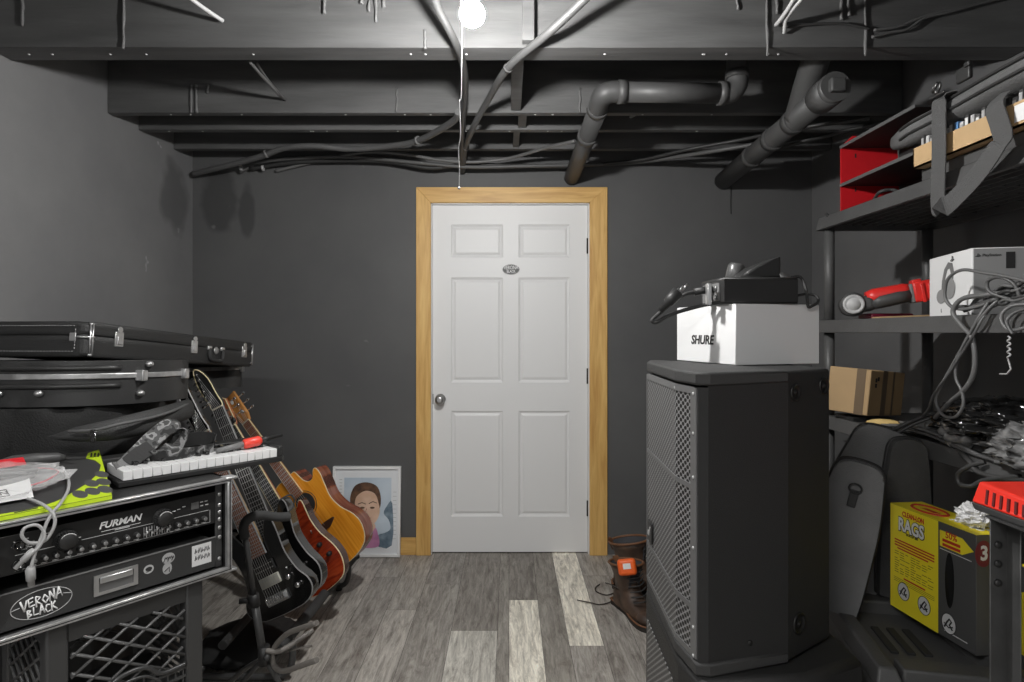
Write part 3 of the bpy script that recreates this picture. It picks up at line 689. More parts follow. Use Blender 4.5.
# cardboard tray of disc cases
CARD = mat('brown_cardboard', (.46, .31, .16), .75, vary=.08, scale=5, bump=.05, bscale=80)
tx0, tx1, ty0, ty1, tz0 = 1.252, 1.46, 1.36, 1.86, 1.795
bn = tag(obj('storage_tub', MB().bx(1.285, 1.47, 1.34, 1.87, zt, tz0 - .001, .004), DARKG, None, loc=(1.38, 1.6, zt)), 'flat dark storage tub under the cardboard tray on the top shelf', 'tub')
tr = thing('cardboard_tray', 'open brown cardboard tray of cases on the top shelf', 'tray', (1.36, 1.6, tz0))
mb = MB(); th = .005; tzt = tz0 + .062
mb.bx(tx0, tx1, ty0, ty1, tz0, tz0 + th).bx(tx0, tx0 + th, ty0, ty1, tz0, tzt).bx(tx1 - th, tx1, ty0, ty1, tz0, tzt).bx(tx0, tx1, ty0, ty0 + th, tz0, tzt).bx(tx0, tx1, ty1 - th, ty1, tz0, tzt)
obj('walls', mb, CARD, tr)
cc = [g(.05), g(.5), g(.08), g(.62), g(.04), g(.3), g(.06), (.10, .22, .42), g(.55), g(.05), g(.4), g(.1)]
nm = ['black', 'pale grey', 'dark grey', 'white', 'black', 'mid grey', 'near-black', 'blue', 'off-white', 'black', 'light grey', 'charcoal']
ORD = 'first second third fourth fifth sixth seventh eighth ninth tenth eleventh twelfth thirteenth fourteenth fifteenth sixteenth seventeenth eighteenth nineteenth twentieth twenty-first twenty-second twenty-third twenty-fourth'.split()
for k in range(22):
    y = ty1 - .03 - k * .0195
    if y < ty0 + .03: break
    c_ = cc[k % 12]; zc = tz0 + th + .0005; zh = zc + .088 - (k % 3) * .006
    cs = thing('disc_case', 'thin %s disc case standing in the cardboard tray, %s from its far end' % (nm[k % 12], ORD[k]), 'disc case', (1.33, y, zc), 'disc cases in the cardboard tray')
    obj('case', MB().bx(tx0 + .010, tx0 + .155, y - .0065, y + .0065, zc, zh, .001, 1), mat('case_%d' % (k % 12), c_, .35), cs)
    if k % 3 != 1: obj('spine_label', MB().bx(tx0 + .0088, tx0 + .010, y - .005, y + .005, zc + .06, zh - .008), mat('spine_%d' % (k % 2), g(.7) if k % 2 else g(.35), .5), cs)
obj('printed_label', MB().bx(tx0 - .0012, tx0, ty0 + .085, ty0 + .125, tz0 + .012, tzt - .008), CARDW, tr)

# long soft bag lying over the tray and the rack
BAGM = mat('black_nylon', g(.05), .8, vary=.2, scale=12, bump=.3, bscale=260)
BAGL = mat('grey_nylon', g(.165), .85, vary=.15, scale=10, bump=.35, bscale=300)
bgs = [(1.985, 1.235, 1.915, .025, .028), (1.93, 1.245, 1.92, .05, .045), (1.87, 1.252, 1.922, .08, .050), (1.78, 1.272, 1.925, .11, .05), (1.68, 1.282, 1.932, .14, .055), (1.55, 1.292, 1.936, .165, .058), (1.38, 1.30, 1.938, .18, .06), (1.2, 1.305, 1.938, .18, .06), (1.1, 1.31, 1.935, .15, .05)]
sb = thing('stand_bag', 'long soft black equipment bag laid over the tray on the top shelf', 'bag', (1.34, 1.6, 1.9))
rings = []
for y, x, z, hw, hh in bgs:
    ring = []
    for k in range(20):
        a = 2 * PI * k / 20; ca, sa = math.cos(a), math.sin(a)
        ring.append((x + .04 + hw * .55 * math.copysign(abs(ca) ** .7, ca), y, z + hh * .8 * math.copysign(abs(sa) ** .8, sa) + random.uniform(-.002, .002)))
    rings.append(ring)
obj('bag_body', MB().loft(rings), mat('dark_nylon', g(.10), .85, vary=.15, scale=10, bump=.35, bscale=300), sb)
for zo in (.018, -.012):
    obj('zip_piping', MB().curve([(x + .04 - hw * .545, y, z + zo) for y, x, z, hw, hh in bgs[1:]], .005, 6), BLACK, sb)
sx_ = 1.232
st = thing('shoulder_strap', 'wide grey webbing strap hanging in a loop off the top shelf bag', 'strap', tuple(P(940, 95, 1.73)))
WEB = mat('grey_webbing', g(.075), .85, bump=.4, bscale=420)
def SXp(px, py):  # on the hanging plane just in front of the shelf
    Y = sx_ * F / (px - CX); return P(px, py, Y)
obj('webbing', MB().ribbon([SXp(946, 94) + Vector((.03, 0, .0)), SXp(941, 98), SXp(939, 115), SXp(939, 150), SXp(938, 185), SXp(938, 203) , SXp(942, 206.5)+ Vector((-.006, 0, 0)), SXp(952, 205) + Vector((-.012, 0, 0)), SXp(966, 192)+ Vector((-.012, 0, 0)), SXp(984, 172)+ Vector((-.012, 0, 0)), SXp(1000, 148)+ Vector((-.010, 0, 0)), SXp(1003, 138), SXp(999, 122), SXp(995, 105), SXp(998, 92) + Vector((.02, 0, 0))],
    [(0, -1, 0), (0, -1, 0), (0, -1, 0), (0, -1, .0), (0, -1, .1), (0, -1, .3), (0, -.8, .5), (0, -.7, -.7), (0, -.75, -.65), (0, -.85, -.5), (0, -.9, -.4), (0, -1, -.1), (0, -1, .1), (0, -1, .1), (0, -1, .1)], .056, .003, 6), WEB, st)
hk = SXp(941, 91) + Vector((-.012, 0, 0))
obj('snap_hook', MB().at(frame(hk, (0, -1, 0), (0, 0, 1))).tube([(.014 * math.cos(a * .35), .012 + .012 * math.sin(a * .35), 0) for a in range(18)], .0035, 8, True).cyl((0, .004, 0), (0, -.010, 0), .007, 10).cyl((-.012, .0, .004), (.014, .018, .008), .004, 8).box((0, -.012, 0), (.058, .007, .006), .002), mat('dark_steel', g(.12), .35, .8), st)
obj('buckle', MB().at(frame(hk + Vector((.01, -.09, .01)), (0, -1, 0), (0, 0, 1))).box((0, 0, 0), (.05, .04, .012), .004).box((.02, .018, .006), (.02, .014, .01), .003), BLACK, st)
# ------------------------------------------------------------------ middle shelf: cordless tool, headset box, cable tangle
zm = TIERS[3]
ct = thing('angle_grinder', 'red and black cordless angle grinder lying on the middle shelf', 'power tool', (1.40, 2.25, zm))
g0 = Vector((1.305, 2.28, zm + .056)); g1 = Vector((1.50, 2.20, zm + .093)); gd = (g1 - g0).normalized()
gm = frame(g0, gd, (0, 0, 1)); L = (g1 - g0).length     # local x along the tool, y up, z toward the camera side
obj('gear_head', MB().at(gm).lathe([(.03, -.045), (.044, -.04), (.046, .02), (.042, .03), (.03, .034)], 24).box((.045, -.005, 0), (.06, .06, .06), .02, 3), DARKG, ct)
obj('head_cap', MB().at(gm).lathe([(.037, .033), (.035, .038), (.028, .038), (.026, .036), (.022, .036), (.020, .040), (.001, .041)], 24), LIGHTG, ct)
obj('body_shell', MB().at(gm).tube([(.05, .012, 0), (.075, .016, 0), (.13, .018, 0), (.17, .018, 0), (.185, .016, 0)], [.026, .03, .028, .028, .026], 16), RED, ct)
obj('grip', MB().at(gm).tube([(.06, -.012, .008), (.09, -.006, .012), (.15, -.002, .012), (.185, 0, .01)], [.02, .026, .026, .024], 14), DARKG, ct)
bt = obj('battery', MB().at(gm).box((.225, .006, 0), (.062, .075, .075), .008).box((.212, .045, 0), (.03, .014, .05), .004).box((.222, .0, .04), (.012, .07, .01), .003).box((.245, .0, .04), (.012, .06, .01), .003), RED, ct)
obj('battery_foot', MB().at(gm).box((.192, .004, 0), (.014, .07, .066), .005), MIDG, ct)
cbd = tag(obj('cardboard_sheet', MB().hexa([(1.30, 2.10, zm + .001), (1.52, 2.06, zm + .001), (1.54, 2.17, zm + .001), (1.33, 2.20, zm + .001), (1.30, 2.10, zm + .006), (1.52, 2.06, zm + .014), (1.54, 2.17, zm + .014), (1.33, 2.20, zm + .006)]), CARD, None, loc=(1.42, 2.13, zm)), 'thin brown cardboard sheet lying in front of the grinder on the middle shelf', 'cardboard sheet')
pb = thing('plastic_pouch', 'dark red and black packet under the grinder on the middle shelf', 'packet', (1.42, 2.27, zm))
obj('packet_body', MB().bx(1.36, 1.52, 2.25, 2.34, zm + .0005, zm + .022, .006), mat('dark_red', (.16, .01, .03), .35), pb)
rg = tag(obj('key_ring', MB().tube([(1.525 + .014 * math.cos(a * .3927), 2.0, zm + .016 + .014 * math.sin(a * .3927)) for a in range(16)], .003, 6, True), STEEL, None, loc=(1.525, 2.0, zm)), 'small bright metal ring standing beside the headset box', 'ring')

hb = thing('headset_box', 'white and grey boxed headset standing on the middle shelf', 'box', (1.45, 1.75, zm))
HP0, HP1 = Vector((1.312, 1.70, 0)), Vector((1.375, 1.962, 0)); hz0, hz1 = zm + .0005, zm + .19
ld = (HP0 - HP1).normalized(); rd = Vector((-ld.y, ld.x, 0)); rd = rd if rd.x > 0 else -rd
HP3 = HP0 + rd * .30
obj('carton', MB().hexa(quadbox(HP0, HP1, HP3, hz0, hz1), .002, 1), CARDW, hb)
Lh = (HP0 - HP1).length
fl_ = frame(HP1 + Vector((0, 0, hz0)) + ld.cross(Vector((0, 0, 1))) * .0006, ld, (0, 0, 1))   # left face, x toward the near corner
sd = MB().at(frame(HP0 + Vector((0, 0, hz0)), rd, (0, 0, 1)))
sd.prism([(.004, .003), (.296, .003), (.296, .187), (.004, .187)], 0.0003, .0008)
obj('side_print', sd, mat('print_grey', g(.30), .55), hb)
hs = obj('headset_picture', MB().at(fl_).prism([(.085, .068), (.09, .11), (.105, .145), (.13, .165), (.155, .160), (.165, .135), (.16, .105), (.145, .105), (.147, .13), (.14, .145), (.125, .143), (.112, .12), (.105, .09), (.102, .068)], 0, .0007), mat('print_dark', g(.16), .6), hb)
obj('ear_cup', MB().at(fl_).prism([(p[0], p[1]) for p in oval((.085, .062), .03, .022)], .0007, .0012).prism([(p[0], p[1]) for p in oval((.14, .085), .034, .033)], .0007, .0014), mat('print_mid', g(.26), .6), hs)
def psmark(M, s_, parent):
    mb = MB().at(M)
    mb.prism([(-.15 * s_, -.5 * s_), (.02 * s_, -.56 * s_), (.02 * s_, .38 * s_), (.22 * s_, .28 * s_), (.22 * s_, -.05 * s_), (.42 * s_, .02 * s_), (.40 * s_, .35 * s_), (.1 * s_, .52 * s_), (-.15 * s_, .6 * s_)], 0, .0005)
    mb.prism([(-.75 * s_, -.22 * s_), (-.2 * s_, -.02 * s_), (-.2 * s_, -.16 * s_), (-.5 * s_, -.28 * s_), (-.2 * s_, -.34 * s_), (-.2 * s_, -.46 * s_), (-.7 * s_, -.40 * s_)], 0, .0005)
    mb.prism([(.08 * s_, -.14 * s_), (.7 * s_, -.02 * s_), (.78 * s_, -.22 * s_), (.08 * s_, -.5 * s_), (.08 * s_, -.38 * s_), (.5 * s_, -.22 * s_), (.08 * s_, -.28 * s_)], 0, .0005)
    return obj('emblem', mb, INK, parent)
psmark(fl_ @ Matrix.Translation((.155, .172, 0)), .016, hb)
sm = frame(HP0 + Vector((0, 0, hz0)) + rd.cross(Vector((0, 0, 1))) * .0012, rd, (0, 0, 1))
psmark(sm @ Matrix.Translation((.014, .168, 0)), .009, hb)
text('PlayStation', .0105, sm @ Matrix.Translation((.048, .168, 0)), INK, hb, bold=.01)
text('L', .016, fl_ @ Matrix.Translation((.085, .018, 0)), INK, hb); text('4', .014, fl_ @ Matrix.Translation((.165, .018, 0)), INK, hb)
obj('printed_panel', MB().at(sm).prism([(.082, .130), (.104, .130), (.104, .176), (.082, .176)], 0, .0004), INK, hb)

CABS = [mat('pale_cable', g(.12), .45), CABD, mat('grey_cable', g(.05), .45), mat('mid_cable', g(.085), .45)]
rt = random.Random(21)
def ST(px, py, X): # point in the vertical plane X
    Y = X * F / (px - CX); return P(px, py, Y)
tang = [
    ('grey cable looping in front of the white headset box face', [ST(1030, 282, 1.262), ST(1004, 276, 1.26), ST(985, 273, 1.255), ST(962, 270, 1.25), ST(948, 279, 1.25), ST(945, 296, 1.25), ST(952, 307, 1.252), ST(966, 309, 1.26), ST(985, 304, 1.27), ST(1005, 295, 1.29)], .0045, 0),
    ('thick grey cable falling from the shelf edge to the plastic sheet', [ST(1003, 293, 1.28), ST(985, 295, 1.26), ST(962, 299, 1.25), ST(953, 312, 1.245), ST(962, 326, 1.245), ST(972, 338, 1.245), ST(975, 360, 1.245), ST(972, 378, 1.245), ST(962, 392, 1.245), ST(950, 402, 1.26), ST(935, 418, 1.27)], .0065, 0),
    ('thin pale cord hanging in a long loop from the middle shelf', [ST(990, 300, 1.27), ST(980, 315, 1.25), ST(972, 330, 1.242), ST(962, 348, 1.242), ST(952, 366, 1.242), ST(940, 388, 1.242), ST(936, 402, 1.242), ST(943, 415, 1.242), ST(955, 417, 1.242), ST(963, 406, 1.242), ST(962, 392, 1.242), ST(956, 378, 1.242), ST(957, 362, 1.242), ST(966, 340, 1.242), ST(984, 314, 1.252), ST(998, 300, 1.27)], .0042, 0),
    ('second pale cord beside the long hanging loop', [ST(996, 302, 1.28), ST(983, 318, 1.250), ST(974, 334, 1.236), ST(964, 350, 1.236), ST(950, 372, 1.236), ST(934, 394, 1.236), ST(928, 410, 1.25), ST(915, 424, 1.28)], .0038, 3),
    ('coiled grey cable ring lying on the shelf cable pile', [ST(1012, 300, 1.275), ST(990, 292, 1.262), ST(988, 281, 1.262), ST(1000, 277, 1.262), ST(1014, 284, 1.27), ST(1020, 298, 1.275)], .0048, 3),
    ('grey cord drooping over the shelf lip near the coiled hook', [ST(1028, 304, 1.27), ST(1012, 306, 1.255), ST(1002, 314, 1.243), ST(1003, 324, 1.240), ST(1010, 330, 1.240), ST(1024, 328, 1.242), ST(1036, 320, 1.25)], .0045, 0),
    ('pale cord bowed over the lip beside the drooping cord', [ST(1030, 308, 1.268), ST(1016, 312, 1.25), ST(1007, 320, 1.236), ST(1009, 328, 1.234), ST(1013, 334, 1.234)], .004, 3),
]
for k in range(9):
    a = ST(962 + rt.uniform(-4, 10), 308 + rt.uniform(-3, 3), 1.275); pts = [a]
    for q in range(1, 6):
        pts.append(ST(968 + q * 12 + rt.uniform(-3, 3), 308 - q * (2.0 + k * .55) + rt.uniform(-4, 4), 1.275 + rt.uniform(-.01, .02)))
    tang.append(('%s cable in the tangled pile on the middle shelf, %s strand up' % (['pale', 'black', 'grey', 'mid grey'][k % 4], ORD[k]), pts, rt.choice([.004, .005, .006]), k % 4))
for lb_, pts, r_, m_ in tang: cable('cable', lb_, pts, r_, CABS[m_], 'cable', 'cables tangled at the middle shelf')
coil = []
for k in range(40):
    t = k / 39; c_ = ST(1009, 336 + 22 * t, 1.262); a = t * 2 * PI * 4; coil.append(c_ + Vector((.002 * math.sin(a), .004 * math.cos(a), 0)))
coil += [ST(1009, 362, 1.262), ST(1011, 369, 1.262), ST(1007, 374, 1.262), ST(1000, 374, 1.262)]
tag(obj('spiral_hook', MB().tube(coil, .0022, 6), LIGHTG, None, loc=coil[0]), 'small pale spiral hook dangling under the middle shelf', 'hook')

# ------------------------------------------------------------------ lower shelf: brown carton, plastic sheets, leads
zl = TIERS[2]
bc = thing('cardboard_carton', 'brown taped cardboard carton on the shelf beside the loudspeaker', 'carton', (1.36, 2.36, zl))
cP0, cP1, cP3 = (1.313, 2.20), (1.225, 2.32), (1.553, 2.375); cz0, cz1 = zl + .0005, zl + .17
obj('carton_body', MB().hexa(quadbox(cP0, cP1, cP3, cz0, cz1), .003, 1), CARD, bc)
cr = Vector((cP3[0] - cP0[0], cP3[1] - cP0[1], 0)); cm = frame((cP0[0], cP0[1], cz0), cr, (0, 0, 1)); cl_ = Vector((cP0[0] - cP1[0], cP0[1] - cP1[1], 0)); cmL = frame((cP1[0], cP1[1], cz0), cl_, (0, 0, 1))
TAPE = mat('packing_tape', (.17, .12, .075), .3)
obj('tape', MB().at(cmL).prism([(.10, 0), (.132, 0), (.132, .17), (.10, .17)], .0003, .0012), TAPE, bc)
obj('tape', MB().at(cm).prism([(.10, 0), (.14, 0), (.14, .17), (.10, .17)], .0003, .0012).prism([(.19, 0), (.205, 0), (.205, .17), (.19, .17)], .0003, .0012), TAPE, bc)
mb = MB().at(cm)
for x, y in ((.04, .125), (.058, .13), (.04, .105)): mb.prism([(x, y), (x + .013, y), (x + .013, y + .015), (x, y + .015)], .0003, .0014)
obj('printed_mark', mb, INK, bc)
for ch in bc.children: pass
bc.rotation_euler = (0, math.radians(5.5), 0)
# the raised left end rests on a flat box
bc.location.z += .020
tag(obj('flat_box', MB().bx(1.285, 1.335, 2.24, 2.36, zl + .0005, zl + .0135, .002), BLACK, None, loc=(1.31, 2.3, zl)), 'flat black box propping up the left end of the brown carton', 'box')
fm_ = tag(obj('foam_offcut', MB().at(Matrix.Translation((1.30, 2.08, zl + .016)) @ Matrix.Rotation(-.5, 4, 'Z')).sphere((0, 0, 0), (.055, .022, .0155), 16, 8), mat('tan_foam', (.62, .44, .17), .7), None, loc=(1.3, 2.08, zl)), 'small tan rounded offcut in front of the brown carton', 'offcut')
fb_ = tag(obj('flat_binder', MB().bx(1.245, 1.29, 2.13, 2.34, zl - .05, zl - .0005, .002) if False else MB().bx(1.30, 1.62, 1.90, 2.06, zl + .0005, zl + .02, .004), DARKG, None, loc=(1.42, 1.98, zl)), 'flat dark folder on the lower shelf behind the large gig bag', 'folder')
def crumple(name, c, r, seed, amp, m, nu=40, nv=26, freq=3.0, floor=None, smooth=True):
    mb = MB(); mb.sphere((0, 0, 0), 1, nu, nv)
    off = Vector((seed * 3.1, seed * 1.7, seed * .9))
    for v in mb.bm.verts:
        p = v.co.copy(); q = p * freq + off
        d_ = noise.noise(q) * .55 + abs(noise.noise(q * 2.1)) * .5 + abs(noise.noise(q * 4.7)) * .3
        jit = Vector((noise.noise(q * 3 + Vector((9, 0, 0))), noise.noise(q * 3 + Vector((0, 9, 0))), noise.noise(q * 3 + Vector((0, 0, 9)))))
        p = p * (1 + amp * d_) + jit * amp * .22
        v.co = Vector(c) + Vector((p.x * r[0], p.y * r[1], p.z * r[2]))
        if floor is not None and v.co.z < floor: v.co.z = floor
    for f in mb.bm.faces: f.smooth = smooth
    return obj(name, mb, m, None, loc=c)
FILMB = mat('black_film', g(.012), .16, vary=.3, spec=.8)
FILMS = mat('silver_film', g(.22), .18, .35, vary=.98, scale=26)
tag(crumple('plastic_sheet', (1.44, 1.66, 1.03), (.17, .24, .065), 3, .42, FILMB, 72, 46, 4.6, floor=zl + .001), 'crumpled shiny black plastic sheet heaped on the lower shelf', 'plastic sheet')
tag(crumple('plastic_bag', (1.30, 1.40, .995), (.085, .17, .07), 8, .55, FILMS, 72, 46, 5.5, floor=zl + .001), 'crumpled silvery plastic bag on the lower shelf above the red charger', 'plastic bag')
tag(crumple('plastic_sheet', (1.30, 1.725, 1.0), (.04, .06, .045), 12, .5, FILMS, 30, 20, 3.5, floor=zl + .001), 'small crumpled shiny sheet under the hanging cable loop', 'plastic sheet')
eb = tag(obj('equipment_case', MB().hexa(quadbox((1.305, 1.58), (1.30, 1.70), (1.40, 1.585), zl + .0005, zl + .055), .004), DARKG, None, loc=(1.34, 1.62, zl)), 'small flat dark case in front of the black plastic sheet', 'case')
rt = random.Random(5)
low = [
    ('dark lead curving over the top of the large gig bag', [ST(845, 441, 1.25), ST(862, 441, 1.21), ST(885, 434, 1.19), ST(905, 424, 1.22), ST(925, 416, 1.27), ST(940, 412, 1.30)], .006, 1),
    ('dark lead dropping behind the small gig bag', [ST(856, 462, 1.10), ST(868, 458, 1.15), ST(880, 448, 1.185), ST(893, 436, 1.20), ST(912, 425, 1.24), ST(930, 418, 1.28)], .0055, 1),
    ('pale lead along the lower shelf in front of the folder', [ST(836, 428, 1.30), ST(860, 425, 1.29), ST(900, 426, 1.28), ST(930, 432, 1.275), ST(960, 446, 1.27), ST(985, 458, 1.27)], .005, 0),
    ('grey lead looping off the lower shelf lip', [ST(960, 452, 1.27), ST(970, 462, 1.255), ST(978, 472, 1.25), ST(1000, 478, 1.25), ST(1030, 480, 1.255)], .007, 2),
    ('grey lead hanging in a small loop below the shelf lip', [ST(985, 462, 1.26), ST(970, 466, 1.246), ST(958, 474, 1.24), ST(960, 484, 1.24), ST(972, 486, 1.24), ST(985, 480, 1.245), ST(1020, 476, 1.25)], .006, 2),
    ('mid grey lead bundled near the plastic sheet', [ST(905, 430, 1.29), ST(925, 434, 1.28), ST(945, 442, 1.27), ST(968, 452, 1.27), ST(1000, 462, 1.265)], .005, 3),
    ('pale lead bundled near the plastic sheet', [ST(900, 422, 1.31), ST(920, 428, 1.29), ST(940, 436, 1.28), ST(958, 445, 1.275)], .005, 0)]
for lb_, pts, r_, m_ in low: cable('lead', lb_, pts, r_, CABS[m_], 'lead', 'leads at the lower shelf')
pg_ = P(925, 426, 1.85); tag(obj('jack_plug', MB().cyl(pg_, pg_ + Vector((.05, -.02, .002)), .011, 12).cyl(pg_ + Vector((.05, -.02, .002)), pg_ + Vector((.07, -.028, .002)), .004, 8), MIDG, None, loc=pg_), 'grey jack plug lying on the lower shelf edge', 'plug')

# ------------------------------------------------------------------ gig bags leaning on the shelving
def soft_bag(name, label, bot, top, right, w, th, wt_=.75, m=BAGL, ring=False, zips=2, cat='gig bag'):
    bot, top = Vector(bot), Vector(top); up = (top - bot); L = up.length; un = up.normalized(); rv = Vector(right); rv = rv - un * rv.dot(un); M = frame(bot, rv, up)
    hw = w / 2; tw = hw * wt_
    out = [(-hw, 0.02), (-hw * 1.02, L * .3), (-hw * .98, L * .6), (-tw, L * .86), (-tw * .85, L * .96), (-tw * .45, L), (tw * .45, L), (tw * .85, L * .96), (tw, L * .86), (hw * .98, L * .6), (hw * 1.02, L * .3), (hw, 0.02), (hw * .8, 0), (-hw * .8, 0)]
    out = [(p.x, p.y) for p in catmull([(a, b, 0) for a, b in out], 4, True)]
    t = thing(name, label, cat, tuple(bot), 'gig bags leaning on the shelving')
    obj('bag_body', MB().at(M).prism(out, -th, 0, .028, 4, True), m, t)
    for q in range(zips):
        zc = -.03 - q * .028; rim_ = [(x * 1.012, y * 1.0 + .001, zc) for x, y in out]
        obj('zip', MB().at(M).tube(rim_, .006, 6, True), BLACK, t)
    if ring:
        obj('ring_tab', MB().at(M).box((0, L - .10, .004), (.022, .05, .006), .002), BLACK, t)
        obj('ring', MB().at(M).tube([(.016 * math.cos(a * .45), L - .07 + .013 * math.sin(a * .45), .008) for a in range(14)], .003, 6, True), BLACKG, t)
    obj('zip_puller', MB().at(M).box((tw * 1.05, L * .78, -.035), (.012, .035, .008), .002), STEEL, t)
    return t
soft_bag('gig_bag', 'large grey gig bag with zipped edge leaning behind the small one', (1.03, 1.90, .489), (1.178, 1.865, .985), (.86, -.5, 0), .22, .14, .80)
soft_bag('gig_bag', 'small grey gig bag with a hanging ring at its top', (.915, 1.745, .489), (1.005, 1.71, .912), (.86, -.5, 0), .165, .10, .82, BAGL, True)
soft_bag('gig_bag', 'black gig bag standing right of the large grey one', (1.185, 1.80, .489), (1.20, 1.795, .965), (.97, -.22, 0), .13, .05, .8, BAGM, False, 1)

# ------------------------------------------------------------------ tool case on the floor
TCM = mat('tool_case_black', g(.075), .5, vary=.1, bump=.12, bscale=200)
tc_ = thing('tool_case', 'big black plastic tool case on the floor under the yellow carton', 'tool case', (1.08, 1.68, 0))
tP0, tP1, tP3 = Vector((.865, 1.40, 0)), Vector((.975, 1.93, 0)), Vector((1.245, 1.322, 0))
ud = (tP3 - tP0).normalized(); vd = (tP1 - tP0).normalized()
tm = frame(tP0, ud, vd); tw_, td_ = (tP3 - tP0).length, (tP1 - tP0).length
tq = [tP0, tP3, Vector((1.262, 1.868, 0)), tP1]; tcen = sum(tq, Vector()) / 4
def tcq(k, z): return [tuple((tcen + (p - tcen) * k)[:2]) + (z,) for p in tq]
obj('lower_body', MB().hexa(tcq(.96, 0) + tcq(.97, .34), .012), TCM, tc_)
obj('lid', MB().hexa(tcq(1, .345) + tcq(.985, .445), .02, 3), TCM, tc_)
mb = MB().at(tm)
mb.hexa([(.004, .03, .44), (.07, .03, .44), (.07, td_ - .01, .44), (.004, td_ - .01, .44), (.016, .05, .484), (.055, .05, .484), (.055, td_ - .03, .484), (.016, td_ - .03, .484)], .006)
mb.hexa([(tw_ - .07, .03, .44), (tw_ - .01, .03, .44), (.285, td_ - .02, .44), (.235, td_ - .01, .44), (tw_ - .06, .05, .484), (tw_ - .025, .05, .484), (.272, td_ - .05, .484), (.24, td_ - .04, .484)], .006)
mb.bx(.07, .24, td_ - .10, td_ - .03, .44, .482, .006); mb.bx(.07, tw_ - .07, .05, .11, .44, .482, .006)
obj('lid_rail', mb, TCM, tc_)
mb = MB().at(tm)
for k in range(4): mb.bx(-.006, .004, .06 + k * .13, .13 + k * .13, .05, .30, .004)
obj('side_rib', mb, TCM, tc_)
lt = obj('latch', MB().at(tm).bx(-.012, .004, .17, .27, .31, .435, .005), DARKG, tc_)
obj('latch_label', MB().at(tm).bx(-.0135, -.0115, .19, .245, .35, .42), mat('label_white', g(.5), .5), lt)
obj('handle', MB().at(tm).curve([(.10, -.004, .30), (.10, -.035, .30), (.30, -.035, .30), (.30, -.004, .30)], .012, 10, 5), TCM, tc_)
mb = MB().at(tm)
for k in range(3): mb.bx(.10 + k * .04, .12 + k * .04, .2, .34, .445, .452, .002)
obj('lid_groove', mb, BLACKM, tc_)
# ------------------------------------------------------------------ yellow carton of wiping cloths
YEL = mat('carton_yellow', (.86, .72, .03), .45)
CGR = mat('carton_grey', g(.075), .45)
REDI = mat('ink_red', (.50, .03, .02), .5)
GRNI = mat('ink_olive', (.22, .17, .02), .5)
def rag_face(M, w, h, parent, split):
    "printed front: x across from the left edge, y up, z out"
    def rect(mb, x0, x1, y0, y1, z=0.0): return mb.prism([(x0, y0), (x1, y0), (x1, y1), (x0, y1)], z, z + .0004)
    text('RAGS', h * .17, M @ Matrix.Translation((split * .46, h * .828, .0006)), INK, parent, bold=.075, sx=.74)
    text('RAGS', h * .17, M @ Matrix.Translation((split * .46, h * .830, .0012)), INKW, parent, bold=.03, sx=.74)
    text('CLEAN-LON', h * .065, M @ Matrix.Translation((split * .50, h * .940, .0006)), REDI, parent, bold=.03, sx=.72)
    text('BOX OF 200', h * .032, M @ Matrix.Translation((split * .48, h * .755, .0006)), INK, parent, bold=.01, sx=.8)
    mb = MB().at(M); rr = random.Random(3)
    for k in range(4): rect(mb, .10 * split + (.06 * split if k == 3 else 0), split * (.93 - (.12 if k == 3 else 0)), h * (.665 - k * .026), h * (.678 - k * .026))
    rect(mb, .3 * split, .75 * split, h * .315, h * .33)
    obj('red_print', mb, REDI, parent)
    mb = MB().at(M)
    for k in range(10):
        for q in range(7): 
            if rr.random() < .85: rect(mb, split * (.10 + q * .117), split * (.10 + q * .117 + rr.uniform(.06, .11)), h * (.555 - k * .022), h * (.561 - k * .022))
    for k in range(3): rect(mb, split * .08, split * .93, h * (.30 - k * .016), h * (.304 - k * .016))
    obj('small_print', mb, GRNI, parent)
    for cx_, cy_ in ((.30 * split, .20 * h), (.73 * split, .175 * h)):
        picto(M, cx_, cy_, h * .082, parent)
def picto(M, cx_, cy_, r_, parent):
    p = obj('picture', MB().at(M).prism(oval((cx_, cy_), r_ * .85, r_), 0, .0006), mat('print_pale', g(.62), .55), parent)
    mb = MB().at(M @ Matrix.Translation((cx_, cy_, 0)))
    mb.tube([(a * .85, b, .0006) for a, b in oval((0, 0), r_, r_)], r_ * .04, 5, True)
    mb.tube([(-.5 * r_, -.5 * r_, .0008), (-.2 * r_, .1 * r_, .0008), (.1 * r_, .5 * r_, .0008), (.35 * r_, .3 * r_, .0008), (.1 * r_, -.1 * r_, .0008), (.45 * r_, -.5 * r_, .0008)], r_ * .09, 5)
    mb.tube([(-.55 * r_, -.1 * r_, .0008), (0, -.4 * r_, .0008), (.5 * r_, -.15 * r_, .0008)], r_ * .07, 5)
    obj('line_drawing', mb, INK, p)
RP0, RP1 = Vector((1.160, 1.49, 0)), Vector((1.128, 1.773, 0)); rz0, rz1 = .4850, .785
ld = (RP0 - RP1).normalized(); rd = Vector((-ld.y, ld.x, 0)); rd = rd if rd.x > 0 else -rd
RP3 = RP0 + rd * .10; RL = (RP0 - RP1).length
rb = thing('rag_carton', 'yellow and grey carton of rags standing on the black tool case', 'carton', (1.2, 1.63, rz0))
obj('carton', MB().hexa(quadbox(RP0, RP1, RP3, rz0, rz1), .001, 1), CGR, rb)
RM = frame(RP1 + Vector((0, 0, rz0)) + ld.cross(Vector((0, 0, 1))) * .0004, ld, (0, 0, 1)); H_ = rz1 - rz0
split = RL * .60
obj('yellow_front', MB().at(RM).prism([(0, 0), (split, 0), (split, H_), (0, H_)], 0, .0005), YEL, rb)
rag_face(RM @ Matrix.Translation((0, 0, .0005)), RL, H_, rb, split)
